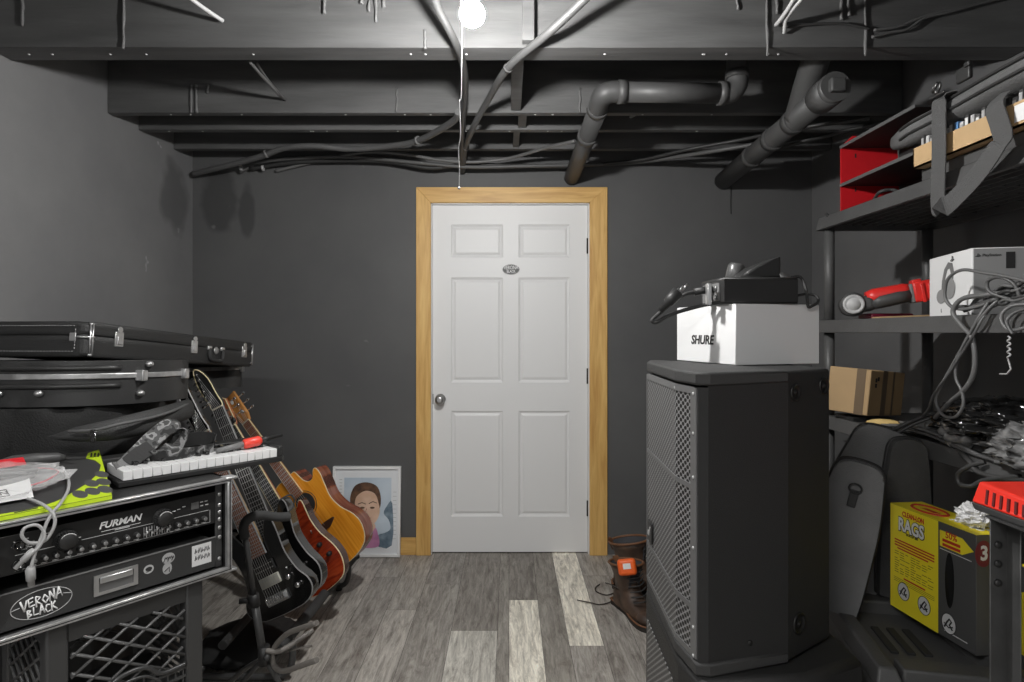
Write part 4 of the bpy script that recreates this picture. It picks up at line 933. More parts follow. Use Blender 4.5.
# slot in the grey half, callout arrow, picture
obj('hand_slot', MB().at(RM).prism(oval((split + (RL - split) * .32, H_ * .52), .014, .072, 28), .0002, .001), BLACKG, rb)
ar = obj('callout_arrow', MB().at(RM).prism([(split + .006, H_ * .79), (split + .075, H_ * .79), (split + .108, H_ * .855), (split + .075, H_ * .93), (split + .006, H_ * .93)], .0003, .0009), YEL, rb)
text('50%', .024, RM @ Matrix.Translation((split + .042, H_ * .905, .001)), REDI, ar, bold=.02, sx=.9)
mb = MB().at(RM)
for k in range(2): mb.prism([(split + .015, H_ * (.80 + k * .04)), (split + .07, H_ * (.80 + k * .04)), (split + .07, H_ * (.825 + k * .04)), (split + .015, H_ * (.825 + k * .04))], .001, .0013)
obj('red_print', mb, REDI, ar)
picto(RM, split + (RL - split) * .30, H_ * .14, .026, rb)
mb = MB().at(RM).prism([(split + .006, H_ * .765), (RL - .012, H_ * .765), (RL - .012, H_ * .77), (split + .006, H_ * .77)], .0003, .0008).prism([(split + .02, H_ * .06), (split + .09, H_ * .06), (split + .09, H_ * .068), (split + .02, H_ * .068)], .0003, .0008)
obj('white_print', mb, INKW, rb)
RS = frame(RP0 + Vector((0, 0, rz0)) + rd.cross(Vector((0, 0, 1))) * .0006, rd, (0, 0, 1))
em_ = obj('emblem', MB().at(RS).prism(oval((.02, H_ * .845), .024, .033), 0, .0006), mat('ink_maroon', (.16, .01, .03), .5), rb)
text('3', .05, RS @ Matrix.Translation((.021, H_ * .845, .0008)), INKW, em_, bold=.03, sx=.9)
tpm = frame(RP1 + Vector((0, 0, rz1 + .0003)), ld, rd)
obj('yellow_top', MB().at(tpm).prism([(0, 0), (RL, 0), (RL, .10), (0, .10)], 0, .0005), YEL, rb)
obj('red_print', MB().at(tpm).tube([(a, b, .0008) for a, b in oval((RL * .30, .05), .055, .03)], .004, 5, True).prism([(RL * .2, .045), (RL * .38, .042), (RL * .42, .056), (RL * .24, .058)], .0005, .001), REDI, rb)
text('RAGS', .04, tpm @ Matrix.Translation((RL * .74, .05, .0008)), INKW, rb, bold=.03)
# second carton on the shelf tier
r2 = thing('rag_carton', 'second yellow rag carton, half hidden behind the steel stand at lower right', 'carton', (1.45, 1.48, TIERS[1]))
y2 = 1.40
obj('carton', MB().bx(1.275, 1.54, y2, y2 + .12, TIERS[1] + .0005, TIERS[1] + .30, .001, 1), YEL, r2)
M2 = frame((1.275, y2 - .0005, TIERS[1]), (1, 0, 0), (0, 0, 1))
rag_face(M2, .265, .30, r2, .17)

# ------------------------------------------------------------------ crumpled tissue
tag(crumple('paper_towel', (1.205, 1.555, rz1 + .03), (.030, .033, .026), 5, .8, mat('tissue', g(.68), .9), 30, 20, 4.5, floor=rz1 + .001, smooth=False), 'white crumpled paper towel on top of the yellow carton', 'paper towel')

# ------------------------------------------------------------------ steel stand with a red charger
SSM = mat('painted_steel', g(.085), .35, .4, vary=.25, scale=18)
ss = thing('steel_stand', 'dark riveted steel stand at the right foreground', 'stand', (1.12, 1.2, 0))
yS = 1.19; xS = (989 - CX) / F * yS; xE = (1007 - CX) / F * yS; zT = .922; SWD, SDP = .40, .34
def leg(x0, x1, y, sx_, sy_):
    a = x1 - .003 if sx_ > 0 else x0
    return MB().bx(x0, x1, y - .003, y, 0, zT, .001, 1).bx(a, a + .003, y - .035 if sy_ > 0 else y, y if sy_ > 0 else y + .035, 0, zT, .001, 1)
for x_, sx_ in ((0, 1), (SWD - .036, -1)):
    obj('angle_post', leg(xS + x_, xE + x_, yS, sx_, 1), SSM, ss)
    obj('angle_post', leg(xS + x_, xE + x_, yS - SDP, sx_, -1), SSM, ss)
z_a, z_b, z_c = P(0, 568, yS).z, P(0, 590, yS).z, P(0, 600, yS).z
obj('cross_plate', MB().hexa([(xE - .002, yS - .006, z_b), (xS + SWD - .03, yS - .006, z_b - .02), (xS + SWD - .03, yS - .003, z_b - .02), (xE - .002, yS - .003, z_b), (xE - .002, yS - .006, z_a + .006), (xS + SWD - .03, yS - .006, z_a - .018), (xS + SWD - .03, yS - .003, z_a - .018), (xE - .002, yS - .003, z_a + .006)]), SSM, ss)
obj('side_plate', MB().bx(xS + SWD - .005, xS + SWD - .002, yS - SDP + .04, yS - .04, .76, .84), SSM, ss)
obj('deck', MB().bx(xS - .004, xS + SWD + .004, yS - SDP - .004, yS + .004, zT, zT + .004), SSM, ss)
obj('back_panel', MB().bx(xE + .006, xS + SWD - .04, yS - .010, yS - .007, z_a + .012, zT - .002), BLACKG, ss)
xm = (xS + xE) / 2; xm2 = xE + .015
for x, z in [(xm - .003, P(0, 519, yS).z), (xm - .003, P(0, 544, yS).z), (xm - .003, P(0, 563, yS).z), (xm - .003, P(0, 582, yS).z), (xm2 - .008, P(0, 570, yS).z - .006), (xm2 - .005, P(0, 584, yS).z - .002), (xm2 + .06, z_b)]:
    yy = yS - .006 if x > xE - .003 else yS - .003
    obj('rivet', MB().at(frame((x, yy, z), (1, 0, 0), (0, 0, 1))).lathe([(.0075, 0), (.007, .003), (.003, .0045), (.001, .0048)], 14), BLACK, ss)
RCM = mat('charger_red', (.80, .035, .02), .4)
zc0 = zT + .0045
rc = thing('battery_charger', 'bright red battery charger with cooling slots on the steel stand', 'charger', (1.08, 1.05, zc0))
c0 = [(.957, .88), (1.16, .89), (1.16, 1.235), (.950, 1.235)]
cxm = sum(p[0] for p in c0) / 4; cym = sum(p[1] for p in c0) / 4
def shr(k): return [(cxm + (p[0] - cxm) * k, cym + (p[1] - cym) * k) for p in c0]
def hx(a, b, z0, z1): return [(*p, z0) for p in a] + [(*p, z1) for p in b]
obj('base', MB().hexa(hx(shr(.97), shr(1), zc0, zc0 + .014), .002, 1), DARKG, rc)
tp4 = [(p[0] + (.012 if k in (0, 3) else 0), p[1], zc0 + (.034 if k < 2 else .058)) for k, p in enumerate(shr(.98))]
obj('shell', MB().hexa([(*p, zc0 + .014) for p in shr(1.0)] + tp4, .005, 3), RCM, rc)
fe = Vector((c0[0][0] - c0[3][0], c0[0][1] - c0[3][1], 0)); fmM = frame((c0[3][0] - .0002, c0[3][1], zc0 + .014), fe, (.30, 0, 1))
mb = MB().at(fmM)
for k in range(9): mb.hexa([(.035 + k * .017, .006, -.002), (.040 + k * .017, .006, -.002), (.040 + k * .017, .006, .0012), (.035 + k * .017, .006, .0012), (.029 + k * .017, .034 - k * .0012, -.002), (.034 + k * .017, .034 - k * .0012, -.002), (.034 + k * .017, .034 - k * .0012, .0012), (.029 + k * .017, .034 - k * .0012, .0012)])
obj('cooling_slot', mb, mat('slot_dark_red', (.10, .008, .008), .6), rc)
lpM = frame(Vector(tp4[3]) + Vector((.045, -.10, .001 - .0069)), (1, 0, 0), (0, tp4[3][1] - tp4[0][1], tp4[3][2] - tp4[0][2]))
lp = obj('label_plate', MB().at(lpM).bx(0, .13, -.07, .03, -.001, .0012), mat('dark_label', g(.03), .4), rc)
obj('white_stripe', MB().at(lpM).bx(.008, .10, .004, .018, .0012, .0016), INKW, lp)

# ------------------------------------------------------------------ work boots
LEA = ramp_mat('brown_leather', [(.3, (.035, .022, .016)), (.55, (.075, .045, .03)), (.75, (.13, .075, .045))], 14, .55, (1, 1, 1), 6)
LIN = mat('boot_lining', (.045, .045, .05), .8)
TANL = mat('tan_leather', (.15, .065, .028), .6)
SOLE = mat('boot_sole', (.022, .018, .016), .7)
def boot(name, label, loc, ang, scl):
    t = thing(name, label, 'boot', loc, 'brown work boots', ang); ROOT[t.name] = Vector((0, 0, 0))
    # local: x toward the toe, z up, heel at x=0
    sole = [(-.01, .028), (-.004, .036), (.06, .034), (.12, .036), (.19, .05), (.25, .05), (.285, .03), (.297, 0)]
    out = [(x, y) for x, y in sole] + [(x, -y) for x, y in sole[::-1][1:]] + [(-.02, 0)]
    out = [(p.x, p.y) for p in catmull([(a, b, 0) for a, b in out], 4, True)]
    obj('sole', MB().prism([(x, y) for x, y in out], 0, .026, .004), SOLE, t)
    obj('welt', MB().tube([(x * .995, y * 1.02, .028) for x, y in out], .0045, 6, True), TANL, t)
    def ring(cx, cy, cz, rx, ry, tl=0):  # tl: slope of ring (dz/dx)
        return [(cx + rx * math.cos(2 * PI * k / 24), cy + ry * math.sin(2 * PI * k / 24), cz + tl * rx * math.cos(2 * PI * k / 24)) for k in range(24)]
    rg = [ring(.138, 0, .026, .15, .044), ring(.137, 0, .05, .15, .047), ring(.128, 0, .075, .138, .045, -.05), ring(.10, 0, .10, .108, .042, -.25), ring(.078, 0, .125, .082, .041, -.25), ring(.066, 0, .155, .070, .042, -.12), ring(.060, 0, .19, .070, .048), ring(.056, 0, .22, .078, .055, .10), ring(.058, 0, .25, .092, .066, .22)]
    inner = [ring(.058, 0, .249, .085, .059, .22), ring(.056, 0, .21, .066, .044, .10), ring(.062, 0, .17, .055, .034)]
    obj('upper', MB().loft(rg + [inner[0]], cap=False), LEA, t)
    obj('lining', MB().loft(inner, cap=False), LIN, t)
    obj('collar', MB().tube(ring(.058, 0, .25, .089, .063, .22), .006, 8, True), TANL, t)
    obj('heel_counter', MB().loft([ring(.062, 0, .03, .0745, .047), ring(.062, 0, .09, .073, .045), ring(.05, 0, .11, .062, .0435)], cap=False), TANL if False else LEA, t)
    obj('toe_cap', MB().sphere((.238, 0, .046), (.054, .0475, .036), 20, 10), LEA, t)
    obj('tongue', MB().hexa([(.122, -.026, .14), (.127, -.026, .14), (.127, .026, .14), (.122, .026, .14), (.132, -.022, .262), (.137, -.022, .262), (.137, .022, .262), (.132, .022, .262)], .002), LIN, t)
    for k in range(7):
        z = .105 + k * .020; x = .196 - k * .0145 if k < 4 else .148 - (k - 4) * .004
        obj('lace', MB().curve([(x - .012, -.036, z - .004), (x + .006, -.012, z + .004), (x + .006, .012, z + .008), (x - .012, .036, z + .012)], .003, 6), BLACKR, t)
    obj('pull_loop', MB().ribbon([(-.014, 0, .19), (-.030, 0, .225), (-.036, 0, .245), (-.026, 0, .243), (-.016, 0, .22)], (0, 1, 0), .022, .002), TANL, t)
    t.scale = scl
    return t
B1 = boot('work_boot', 'brown leather work boot nearer the camera with an orange tape measure in it', (.525, 2.86, 0), math.radians(-70), (1.06, 1.15, .86))
B2 = boot('work_boot', 'brown leather work boot standing behind, nearer the door casing', (.545, 3.05, 0), math.radians(-24), (1.12, 1.2, .97))
tm_ = thing('tape_measure', 'orange tape measure tucked into the front boot', 'tape measure', tuple(P(627, 566, 2.735)))
tM = frame(P(627, 567, 2.69), (1, -.15, .15), (-.1, .25, 1))
obj('case_shell', MB().at(tM).box((0, 0, 0), (.082, .07, .04), .014, 3), mat('safety_orange', (.80, .12, .015), .5), tm_)
obj('white_label', MB().at(tM).box((0, .006, .0205), (.034, .024, .001)), CARDW, tm_)
cable('bootlace', 'loose brown bootlace trailing on the floor beside the boots', [P(618, 588, 2.66), P(606, 583, 3.08), P(597, 586, 3.03), P(596, 591, 2.97), P(606, 595, 2.93), P(616, 593, 2.95), P(612, 601, 2.86), P(600, 604.5, 2.83), P(590, 602.5, 2.845), P(577, 600, 2.87)], .0028, mat('lace_brown', (.03, .022, .018), .7), 'bootlace')
# ------------------------------------------------------------------ rack case on crates
KM = frame((-1.09, 1.285, 0), (.604, .797, 0), (-.797, .604, 0))     # x along the front, y into the case, z up
KL, KD, KZ0, KZ1 = .508, .42, .620, .879
def K(x, y, z): return KM @ Vector((x, y, z))
FRONT = frame((0, 0, 0), (1, 0, 0), (0, 0, 1))                          # x right, y up, z toward the viewer (local of the case)
def KF(x, z, y=0.0): return KM @ Matrix.Translation((x, y, z)) @ Matrix.Rotation(PI / 2, 4, 'X')
TOLEX = mat('black_laminate', g(.020), .45, bump=.15, bscale=350)
ALUE = ramp_mat('aluminium_edge', [(.3, g(.42)), (.7, g(.62))], 30, .35, metal=.7)
rk = thing('rack_case', 'black flight case with aluminium edges holding the audio rack gear', 'rack case', tuple(K(.25, .2, KZ0)))
t_ = .009
XN = -.03
mb = MB().at(KM).bx(XN, KL, .004, KD, KZ0, KZ0 + t_).bx(XN, KL, .004, KD, KZ1 - t_, KZ1).bx(XN, XN + t_, .004, KD, KZ0, KZ1).bx(KL - t_, KL, .004, KD, KZ0, KZ1).bx(XN, KL, KD - t_, KD, KZ0, KZ1)
obj('shell', mb, TOLEX, rk)
mb = MB().at(KM); e = .011
for z0, z1 in ((KZ0 - .002, KZ0 + e), (KZ1 - e, KZ1 + .002)):
    mb.bx(XN - .002, KL + .002, -.004, .012, z0, z1, .0015, 1)
for x0, x1 in ((XN - .002, XN + e), (KL - e, KL + .002)): mb.bx(x0, x1, -.004, .012, KZ0 + e, KZ1 - e, .0015, 1)
obj('edge_trim', mb, ALUE, rk)
mb = MB().at(KM)
for z0, z1 in ((KZ0 + .003, KZ0 + .0055), (KZ1 - .0055, KZ1 - .003)): mb.bx(XN, KL, -.0046, -.0038, z0, z1)
for x0, x1 in ((XN + .003, XN + .0055), (KL - .0055, KL - .003)): mb.bx(x0, x1, -.0046, -.0038, KZ0, KZ1)
obj('trim_groove', mb, INK, rk)
mb = MB().at(KM)
for x, z in ((XN, KZ1), (KL, KZ1), (KL, KZ0), (XN, KZ0)): obj('corner_plate', MB().at(KM).box((x, .012, z), (.034, .034, .008), .003), ALUE, rk)
lt = obj('butterfly_latch', MB().at(KM).bx(KL, KL + .006, .02, .07, .70, .78, .002).bx(KL + .006, KL + .014, .03, .055, .71, .76, .003), STEEL, rk)
for xr_ in (KL - .032, XN + .010): obj('rack_rail', MB().at(KM).bx(xr_, xr_ + .018, .024, .028, KZ0 + .012, KZ1 - .012), DARKG, rk)
mb = MB().at(KM)
for z in (.655, .715, .742, .765, .785, .805, .835): mb.sphere((KL - .023, .019, z), (.006, .004, .006), 10, 6)
obj('rack_screw', mb, STEEL, rk)
# power amplifier / preamp, two units
yf = .020
pz0, pz1 = KZ0 + .137, KZ0 + .224
pa = thing('rack_preamp', 'black rack preamp with two big knobs above the drawer', 'preamp', tuple(K(.25, yf, pz0)))
PANM = mat('panel_black', g(.014), .4)
obj('front_panel', MB().at(KM).bx(-.016, KL - .034, yf, yf + .004, pz0, pz1, .001, 1), PANM, pa)
obj('chassis', MB().at(KM).bx(.0, KL - .045, yf + .004, .34, pz0 + .004, pz1 - .004), BLACKM, pa)
zr = pz0 + .040
mb = MB().at(KM)
for x0, x1, z in ((.155, .21, zr), (.21, .455, zr), (.03, .115, zr), (.03, .46, pz0 + .006)): mb.bx(x0, x1, yf - .0006, yf, z, z + .0011)
for x in (.458,): mb.bx(x, x + .0011, yf - .0006, yf, pz0 + .006, zr)
obj('white_line', mb, LIGHTG, pa)
for x in (.124, .335):
    kb = obj('large_knob', MB().at(KF(x, pz0 + .050, yf)).lathe([(.024, 0), (.024, .004), (.021, .006), (.019, .018), (.0175, .021), (.001, .021)], 28), BLACK, pa)
    mb = MB().at(KF(x, pz0 + .050, yf))
    for q in range(24):
        a = 2 * PI * q / 24; mb.box((.0205 * math.cos(a), .0205 * math.sin(a), .011), (.002, .002, .013))
    obj('knurling', mb, BLACK, kb)
    obj('top_arc', MB().at(KF(x, pz0 + .050, yf)).tube([(.0175 * math.cos(a * .15 + .6), .0175 * math.sin(a * .15 + .6), .0208) for a in range(14)], .0012, 5), LIGHTG, kb)
SILV = mat('knob_silver', g(.30), .35, .6)
for x in [.062, .0825, .104, .128, .152, .177, .2015, .2255, .250, .273, .372, .395, .418, .441]:
    kb = obj('small_knob', MB().at(KF(x, pz0 + .021, yf)).lathe([(.0075, 0), (.0075, .003), (.0055, .005), (.005, .012), (.001, .0125)], 16), BLACK, pa)
    obj('knob_cap', MB().at(KF(x, pz0 + .0215, yf)).lathe([(.0048, .0121), (.0048, .014), (.001, .0142)], 12).prism([(-.001, 0), (.001, 0), (.001, .0065), (-.001, .0065)], .0128, .0145), SILV, kb)
    mb = MB().at(KF(x, pz0 + .021, yf)); mb.prism([(-.006, -.0125), (.006, -.0125), (.006, -.0108), (-.006, -.0108)], 0, .0005); obj('scale_mark', mb, LIGHTG, kb)
for k in range(11):
    x = .290 + k * .0062; h = .6 + .4 * abs(math.sin(k * 1.3))
    obj('fader', MB().at(KF(x, pz0 + .022, yf)).box((0, 0, .002), (.002, .026, .002)).box((0, .004 * (k % 3 - 1), .005), (.0045, .006, .006), .001), LIGHTG if k % 2 else SILV, pa)
text('FURMAN', .0215, KF(.237, pz0 + .063, yf - .0006), INKW, pa, bold=.025, shear=.28, sx=1.08)
mb = MB().at(KM); mb.bx(.196, .283, yf - .0006, yf, pz0 + .0485, pz0 + .0495); mb.bx(.225, .258, yf - .0006, yf, pz0 + .0455, pz0 + .0468); obj('underline', mb, INKW, pa)
dp_ = obj('display', MB().at(KM).bx(.408, .428, yf - .001, yf, pz0 + .052, pz0 + .070), mat('lcd_grey', g(.10), .3), pa)
mb = MB().at(KM); rr = random.Random(2)
for x, z in ((.372, .06), (.385, .064), (.432, .066), (.444, .066), (.432, .056), (.446, .056), (.146, .047), (.36, .058), (.115, .045)): mb.bx(x, x + .008, yf - .0008, yf, pz0 + z, pz0 + z + .0022)
for q in range(14): 
    x = .022 + rr.random() * .06; z = .045 + rr.random() * .03; mb.bx(x, x + rr.uniform(.005, .014), yf - .0006, yf, pz0 + z, pz0 + z + .002)
obj('panel_print', mb, LIGHTG, pa)
for x, z in ((.036, .018), (.036, .062)):
    obj('jack_socket', MB().at(KF(x, pz0 + z, yf)).lathe([(.012, 0), (.012, .004), (.008, .005), (.007, .001), (.001, .001)], 18), BLACKG, pa)
# drawer
dz0, dz1 = KZ0 + .016, KZ0 + .100
dw = thing('rack_storage_unit', 'black rack drawer with a metal pull and band stickers', 'drawer', tuple(K(.25, yf, dz0)))
DRM = mat('drawer_black', g(.032), .45, bump=.05, bscale=300)
obj('front_panel', MB().at(KM).bx(-.016, KL - .034, yf, yf + .004, dz0, dz1, .001, 1), DRM, dw)
obj('drawer_box', MB().at(KM).bx(.0, KL - .045, yf + .004, .34, dz0 + .004, dz1 - .004), BLACKM, dw)
obj('drawer_lip', MB().at(KM).bx(-.016, KL - .034, yf - .002, yf, dz1 - .003, dz1), MIDG, dw)
hd = obj('recessed_pull', MB().at(KM).bx(.180, .276, yf - .004, yf, KZ0 + .034, KZ0 + .041).bx(.180, .276, yf - .004, yf, KZ0 + .076, KZ0 + .083).bx(.180, .190, yf - .004, yf, KZ0 + .041, KZ0 + .076).bx(.266, .276, yf - .004, yf, KZ0 + .041, KZ0 + .076), mat('pull_silver', g(.55), .3, .8), dw)
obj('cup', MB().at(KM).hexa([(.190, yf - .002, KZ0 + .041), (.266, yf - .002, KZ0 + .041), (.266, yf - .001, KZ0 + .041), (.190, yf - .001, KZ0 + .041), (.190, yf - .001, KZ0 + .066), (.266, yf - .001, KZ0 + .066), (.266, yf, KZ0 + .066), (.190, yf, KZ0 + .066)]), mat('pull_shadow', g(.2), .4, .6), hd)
obj('grip_bar', MB().at(KM).bx(.192, .264, yf - .007, yf - .001, KZ0 + .062, KZ0 + .077, .002), mat('pull_silver', g(.55), .3, .8), hd)
lg = obj('oval_logo', MB().at(KF(.079, KZ0 + .056, yf)).tube([(a, b, .0006) for a, b in oval((0, 0), .057, .031, 40)], .0009, 5, True).tube([(-.057, 0, .0006), (-.041, .003, .0006)], .0009, 5).tube([(.057, .004, .0006), (.04, .009, .0006)], .0009, 5), LIGHTG, dw)
def rough_text(word, h, w, M, m, parent, seed=1, lw=.0016):
    "spiky hand-drawn capitals made of strokes"
    G = {'V': [[(0, 1.1), (.45, -.15), (1, 1)]], 'E': [[(.9, 1), (.1, .95), (.15, 0), (1, .05)], [(.12, .5), (.8, .52)]], 'R': [[(.1, -.1), (.1, 1), (.9, .85), (.15, .45), (1, -.12)]], 'O': [[(.5, 1), (.05, .5), (.5, 0), (.95, .5), (.5, 1)]],
         'N': [[(.1, -.1), (.1, 1.05), (.9, 0), (.9, 1.2)]], 'A': [[(0, -.1), (.5, 1.15), (1, -.1)], [(.1, .4), (.95, .42)]], 'B': [[(.1, -.15), (.1, 1), (.8, .8), (.15, .5), (.9, .25), (.1, 0)]], 'L': [[(.1, 1.1), (.12, 0), (1, .02)]],
         'C': [[(.95, .9), (.3, .95), (.08, .45), (.35, 0), (1, .1)]], 'K': [[(.1, 1.1), (.1, -.2)], [(.9, 1), (.15, .5), (1.05, -.15)]]}
    mb = MB().at(M); n_ = len(word); cw = w / n_; rr = random.Random(seed)
    for i, ch in enumerate(word):
        for st_ in G[ch]:
            pts = [(-w / 2 + i * cw + cw * .88 * (x + rr.uniform(-.05, .05)), -h / 2 + h * (y + rr.uniform(-.06, .06)) + .08 * h * math.sin(i * 1.7), .0008) for x, y in st_]
            for a_, b_ in zip(pts, pts[1:]): mb.tube([a_, b_], [lw * rr.uniform(.8, 1.25), lw * rr.uniform(.7, 1.1)], 5)
    return obj('lettering', mb, m, parent)
rough_text('VERONA', .020, .078, KF(.079, KZ0 + .065, yf) @ Matrix.Rotation(.10, 4, 'Z'), INKW, lg, 4)
rough_text('BLACK', .017, .056, KF(.079, KZ0 + .042, yf) @ Matrix.Rotation(.08, 4, 'Z'), INKW, lg, 6)
s1 = obj('round_sticker', MB().at(KF(.302, KZ0 + .062, yf)).prism(oval((0, 0), .012, .011), 0, .0006), LIGHTG, dw)
obj('sticker_print', MB().at(KF(.302, KZ0 + .062, yf)).prism(oval((0, .001), .008, .005), .0006, .001).tube([(-.006, -.006, .0008), (.006, -.004, .0008)], .0008, 4), INK, s1)
s2 = obj('figure_sticker', MB().at(KF(.348, KZ0 + .062, yf)).prism(oval((.002, .014), .016, .014), 0, .0006).prism(oval((-.001, -.012), .0115, .015), 0, .0006), mat('sticker_grey', g(.35), .5), dw)
mb = MB().at(KF(.348, KZ0 + .062, yf))
for a in range(5): mb.tube([(-.010 + a * .005, .006 + (a % 2) * .008, .0008), (-.006 + a * .005, .018, .0008), (-.001 + a * .004, .012, .0008)], .0011, 4)
mb.tube([(-.008, -.018, .0008), (.004, -.010, .0008), (.004, -.022, .0008)], .0012, 4)
obj('sticker_print', mb, INK, s2)
s3 = obj('square_sticker', MB().at(KF(.436, KZ0 + .061, yf)).prism([(-.026, -.028), (.026, -.028), (.026, .028), (-.026, .028)], 0, .0006), mat('sticker_white', g(.62), .5), dw)
mb = MB().at(KF(.436, KZ0 + .061, yf)); rr = random.Random(8)
for row, zz_ in ((0, .012), (1, -.007)):
    x = -.018 + .0 * row
    while x < .017:
        mb.tube([(x, zz_ - .006, .0008), (x + .002, zz_ + .007, .0008), (x + .004, zz_ - .004, .0008), (x + .006, zz_ + rr.uniform(0, .008), .0008)], .0011, 4); x += .0085
obj('sticker_print', mb, INK, s3)

# milk crates
CRM = mat('crate_black', g(.045), .36)
def milk_crate(label, z0, h, x0=.083, x1=.437):
    c = thing('milk_crate', label, 'crate', tuple(K((x0 + x1) / 2, .19, z0)), 'stacked milk crates')
    w = x1 - x0; y0, y1 = .012, .36; pw = .045; th = .010; z1 = z0 + h
    mb = MB().at(KM)
    for xa in (x0, x1 - pw):
        for ya in (y0, y1 - pw): obj('corner_post', MB().at(KM).bx(xa, xa + pw, ya, ya + pw, z0, z1, .006), CRM, c)
    mb = MB().at(KM)
    mb.bx(x0 + pw, x1 - pw, y0 + .004, y0 + .018, z1 - .05, z1).bx(x0 + pw, x1 - pw, y1 - .018, y1 - .004, z1 - .05, z1).bx(x0 + .004, x0 + .018, y0 + pw, y1 - pw, z1 - .05, z1).bx(x1 - .018, x1 - .004, y0 + pw, y1 - pw, z1 - .05, z1)
    obj('base_panel', MB().at(KM).bx(x0 + .01, x1 - .01, y0 + .01, y1 - .01, z0, z0 + .008), CRM, c)
    obj('rim', mb, CRM, c); mb = MB().at(KM)
    for q in range(4):
        zb = z0 + .012 + q * .022
        mb.bx(x0 + pw, x1 - pw, y0 + .002, y0 + .008, zb, zb + .006).bx(x1 - .008, x1 - .002, y0 + pw, y1 - pw, zb, zb + .006)
    for q in range(14):
        xx = x0 + pw + .006 + q * (w - 2 * pw - .012) / 13; mb.bx(xx - .002, xx + .002, y0 + .004, y0 + .009, z0 + .01, z0 + .085 + .02 * math.sin(q * PI / 13))
    obj('lower_slats', mb, CRM, c)
    # diagonal lattice on the front and on the sides
    lat = MB(); zl0, zl1 = z0 + .09, z1 - .048
    def clipped(x, z, s_, L_, xa, xb):
        pts = []
        N = 120
        for k in range(N + 1):
            q = (x + L_ * k / N, z + s_ * L_ * k / N)
            if xa <= q[0] <= xb and zl0 <= q[1] <= zl1: pts.append(q)
        return (pts[0], pts[-1]) if len(pts) > 2 else None
    xa, xb = x0 + pw, x1 - pw
    for s_ in (.62, -.62):
        for k in range(-8, 14):
            r_ = clipped(xa - .35 + k * .076, zl0 if s_ > 0 else zl1, s_, .9, xa, xb)
            if r_:
                (u0, v0), (u1, v1) = r_
                for yy in (y0 + .006, y1 - .006): lat.at(KM).tube([(u0, yy, v0), (u1, yy, v1)], .0040, 6)
    for s_ in (.62, -.62):
        for k in range(-8, 14):
            r_ = clipped(y0 + pw - .35 + k * .076, zl0 if s_ > 0 else zl1, s_, .9, y0 + pw, y1 - pw)
            if r_:
                (u0, v0), (u1, v1) = r_
                for xx in (x0 + .006, x1 - .006): lat.at(KM).tube([(xx, u0, v0), (xx, u1, v1)], .0040, 6)
    obj('lattice', lat, mat('crate_black_lit', g(.085), .36), c)  # same crate plastic, lighter so the lattice edges look lit
    mb = MB().at(KM); xc = (xa + xb) / 2
    arch = [(xa, y0 + .004, zl0), (xc - .07, y0 + .003, zl0 + .002), (xc - .03, y0 + .002, zl0 + .035), (xc + .03, y0 + .002, zl0 + .035), (xc + .07, y0 + .003, zl0 + .002), (xb, y0 + .004, zl0)]
    mb.curve(arch, .006, 8, 6); mb.curve([(p[0], p[1], p[2] - .022) for p in arch[1:5]], .004, 8, 6)
    obj('handhold', mb, CRM, c)
    return c
milk_crate('upper black lattice milk crate directly under the rack case', .312, KZ0 - .002 - .312)
milk_crate('lower black milk crate standing on the floor under the upper one', 0, .311)

# small keyboard lying on the case
kd = Vector((.676, .737, 0)); KB = frame(Vector((-.71, 1.9, KZ1 + .002)), -kd, (.737, -.676, 0))   # x toward the left end, y toward the viewer? (front), z
KB = frame((-.71 - .676 * .455, 1.9 - .737 * .455, KZ1 + .0025), kd, (-.737, .676, 0))  # x to the right end, y to the rear, z up
kb = thing('midi_keyboard', 'black keyboard with white keys lying across the rack case', 'keyboard', tuple(KB @ Vector((.25, .1, 0))))
obj('base', MB().at(KB).prism([(0, 0), (.445, 0), (.46, .015), (.46, .21), (0, .21)], 0, .016, .003), BLACK, kb)
obj('rear_panel', MB().at(KB).bx(0, .46, .155, .21, .016, .054, .004), BLACK, kb)
obj('end_cheek', MB().at(KB).prism([(.433, .004), (.447, .004), (.458, .02), (.458, .16), (.433, .16)], .016, .048, .003), mat('cheek_black', g(.03), .25), kb)
KEYM = mat('key_white', g(.72), .3)
kw = .0234; nk = 18
for k in range(nk):
    x1 = .431 - k * kw
    obj('white_key', MB().at(KB).bx(x1 - kw + .0006, x1 - .0006, .002, .152, .017, .0425, .0012, 1), KEYM, kb)
for k in range(nk - 1):
    if k % 7 in (0, 1, 3, 4, 5):
        x = .431 - (k + 1) * kw; obj('black_key', MB().at(KB).bx(x - .006, x + .006, .058, .152, .0425, .0525, .0015, 1), BLACKG, kb)

# flat printed carton with a lime pattern
PB = KM @ Matrix.Translation((-.16, .012, KZ1 + .0025))
ang = math.atan2(.046, .33)
pt_ = thing('product_carton', 'flat dark grey carton with lime green print and ovals on the rack case', 'carton', tuple(K(.0, .1, KZ1)))
pw_, pdp = .376, .345
mb = MB().at(PB).hexa([(0, 0, 0), (pw_, 0, 0), (pw_ + .087, pdp, 0), (0, pdp, 0), (0, 0, .010), (pw_, 0, .010), (pw_ + .087, pdp, .067), (0, pdp, .067)], .001, 1)
PGR = mat('print_charcoal', g(.045), .45); LIME = mat('print_lime', (.46, .62, .02), .45)
obj('carton', mb, PGR, pt_)
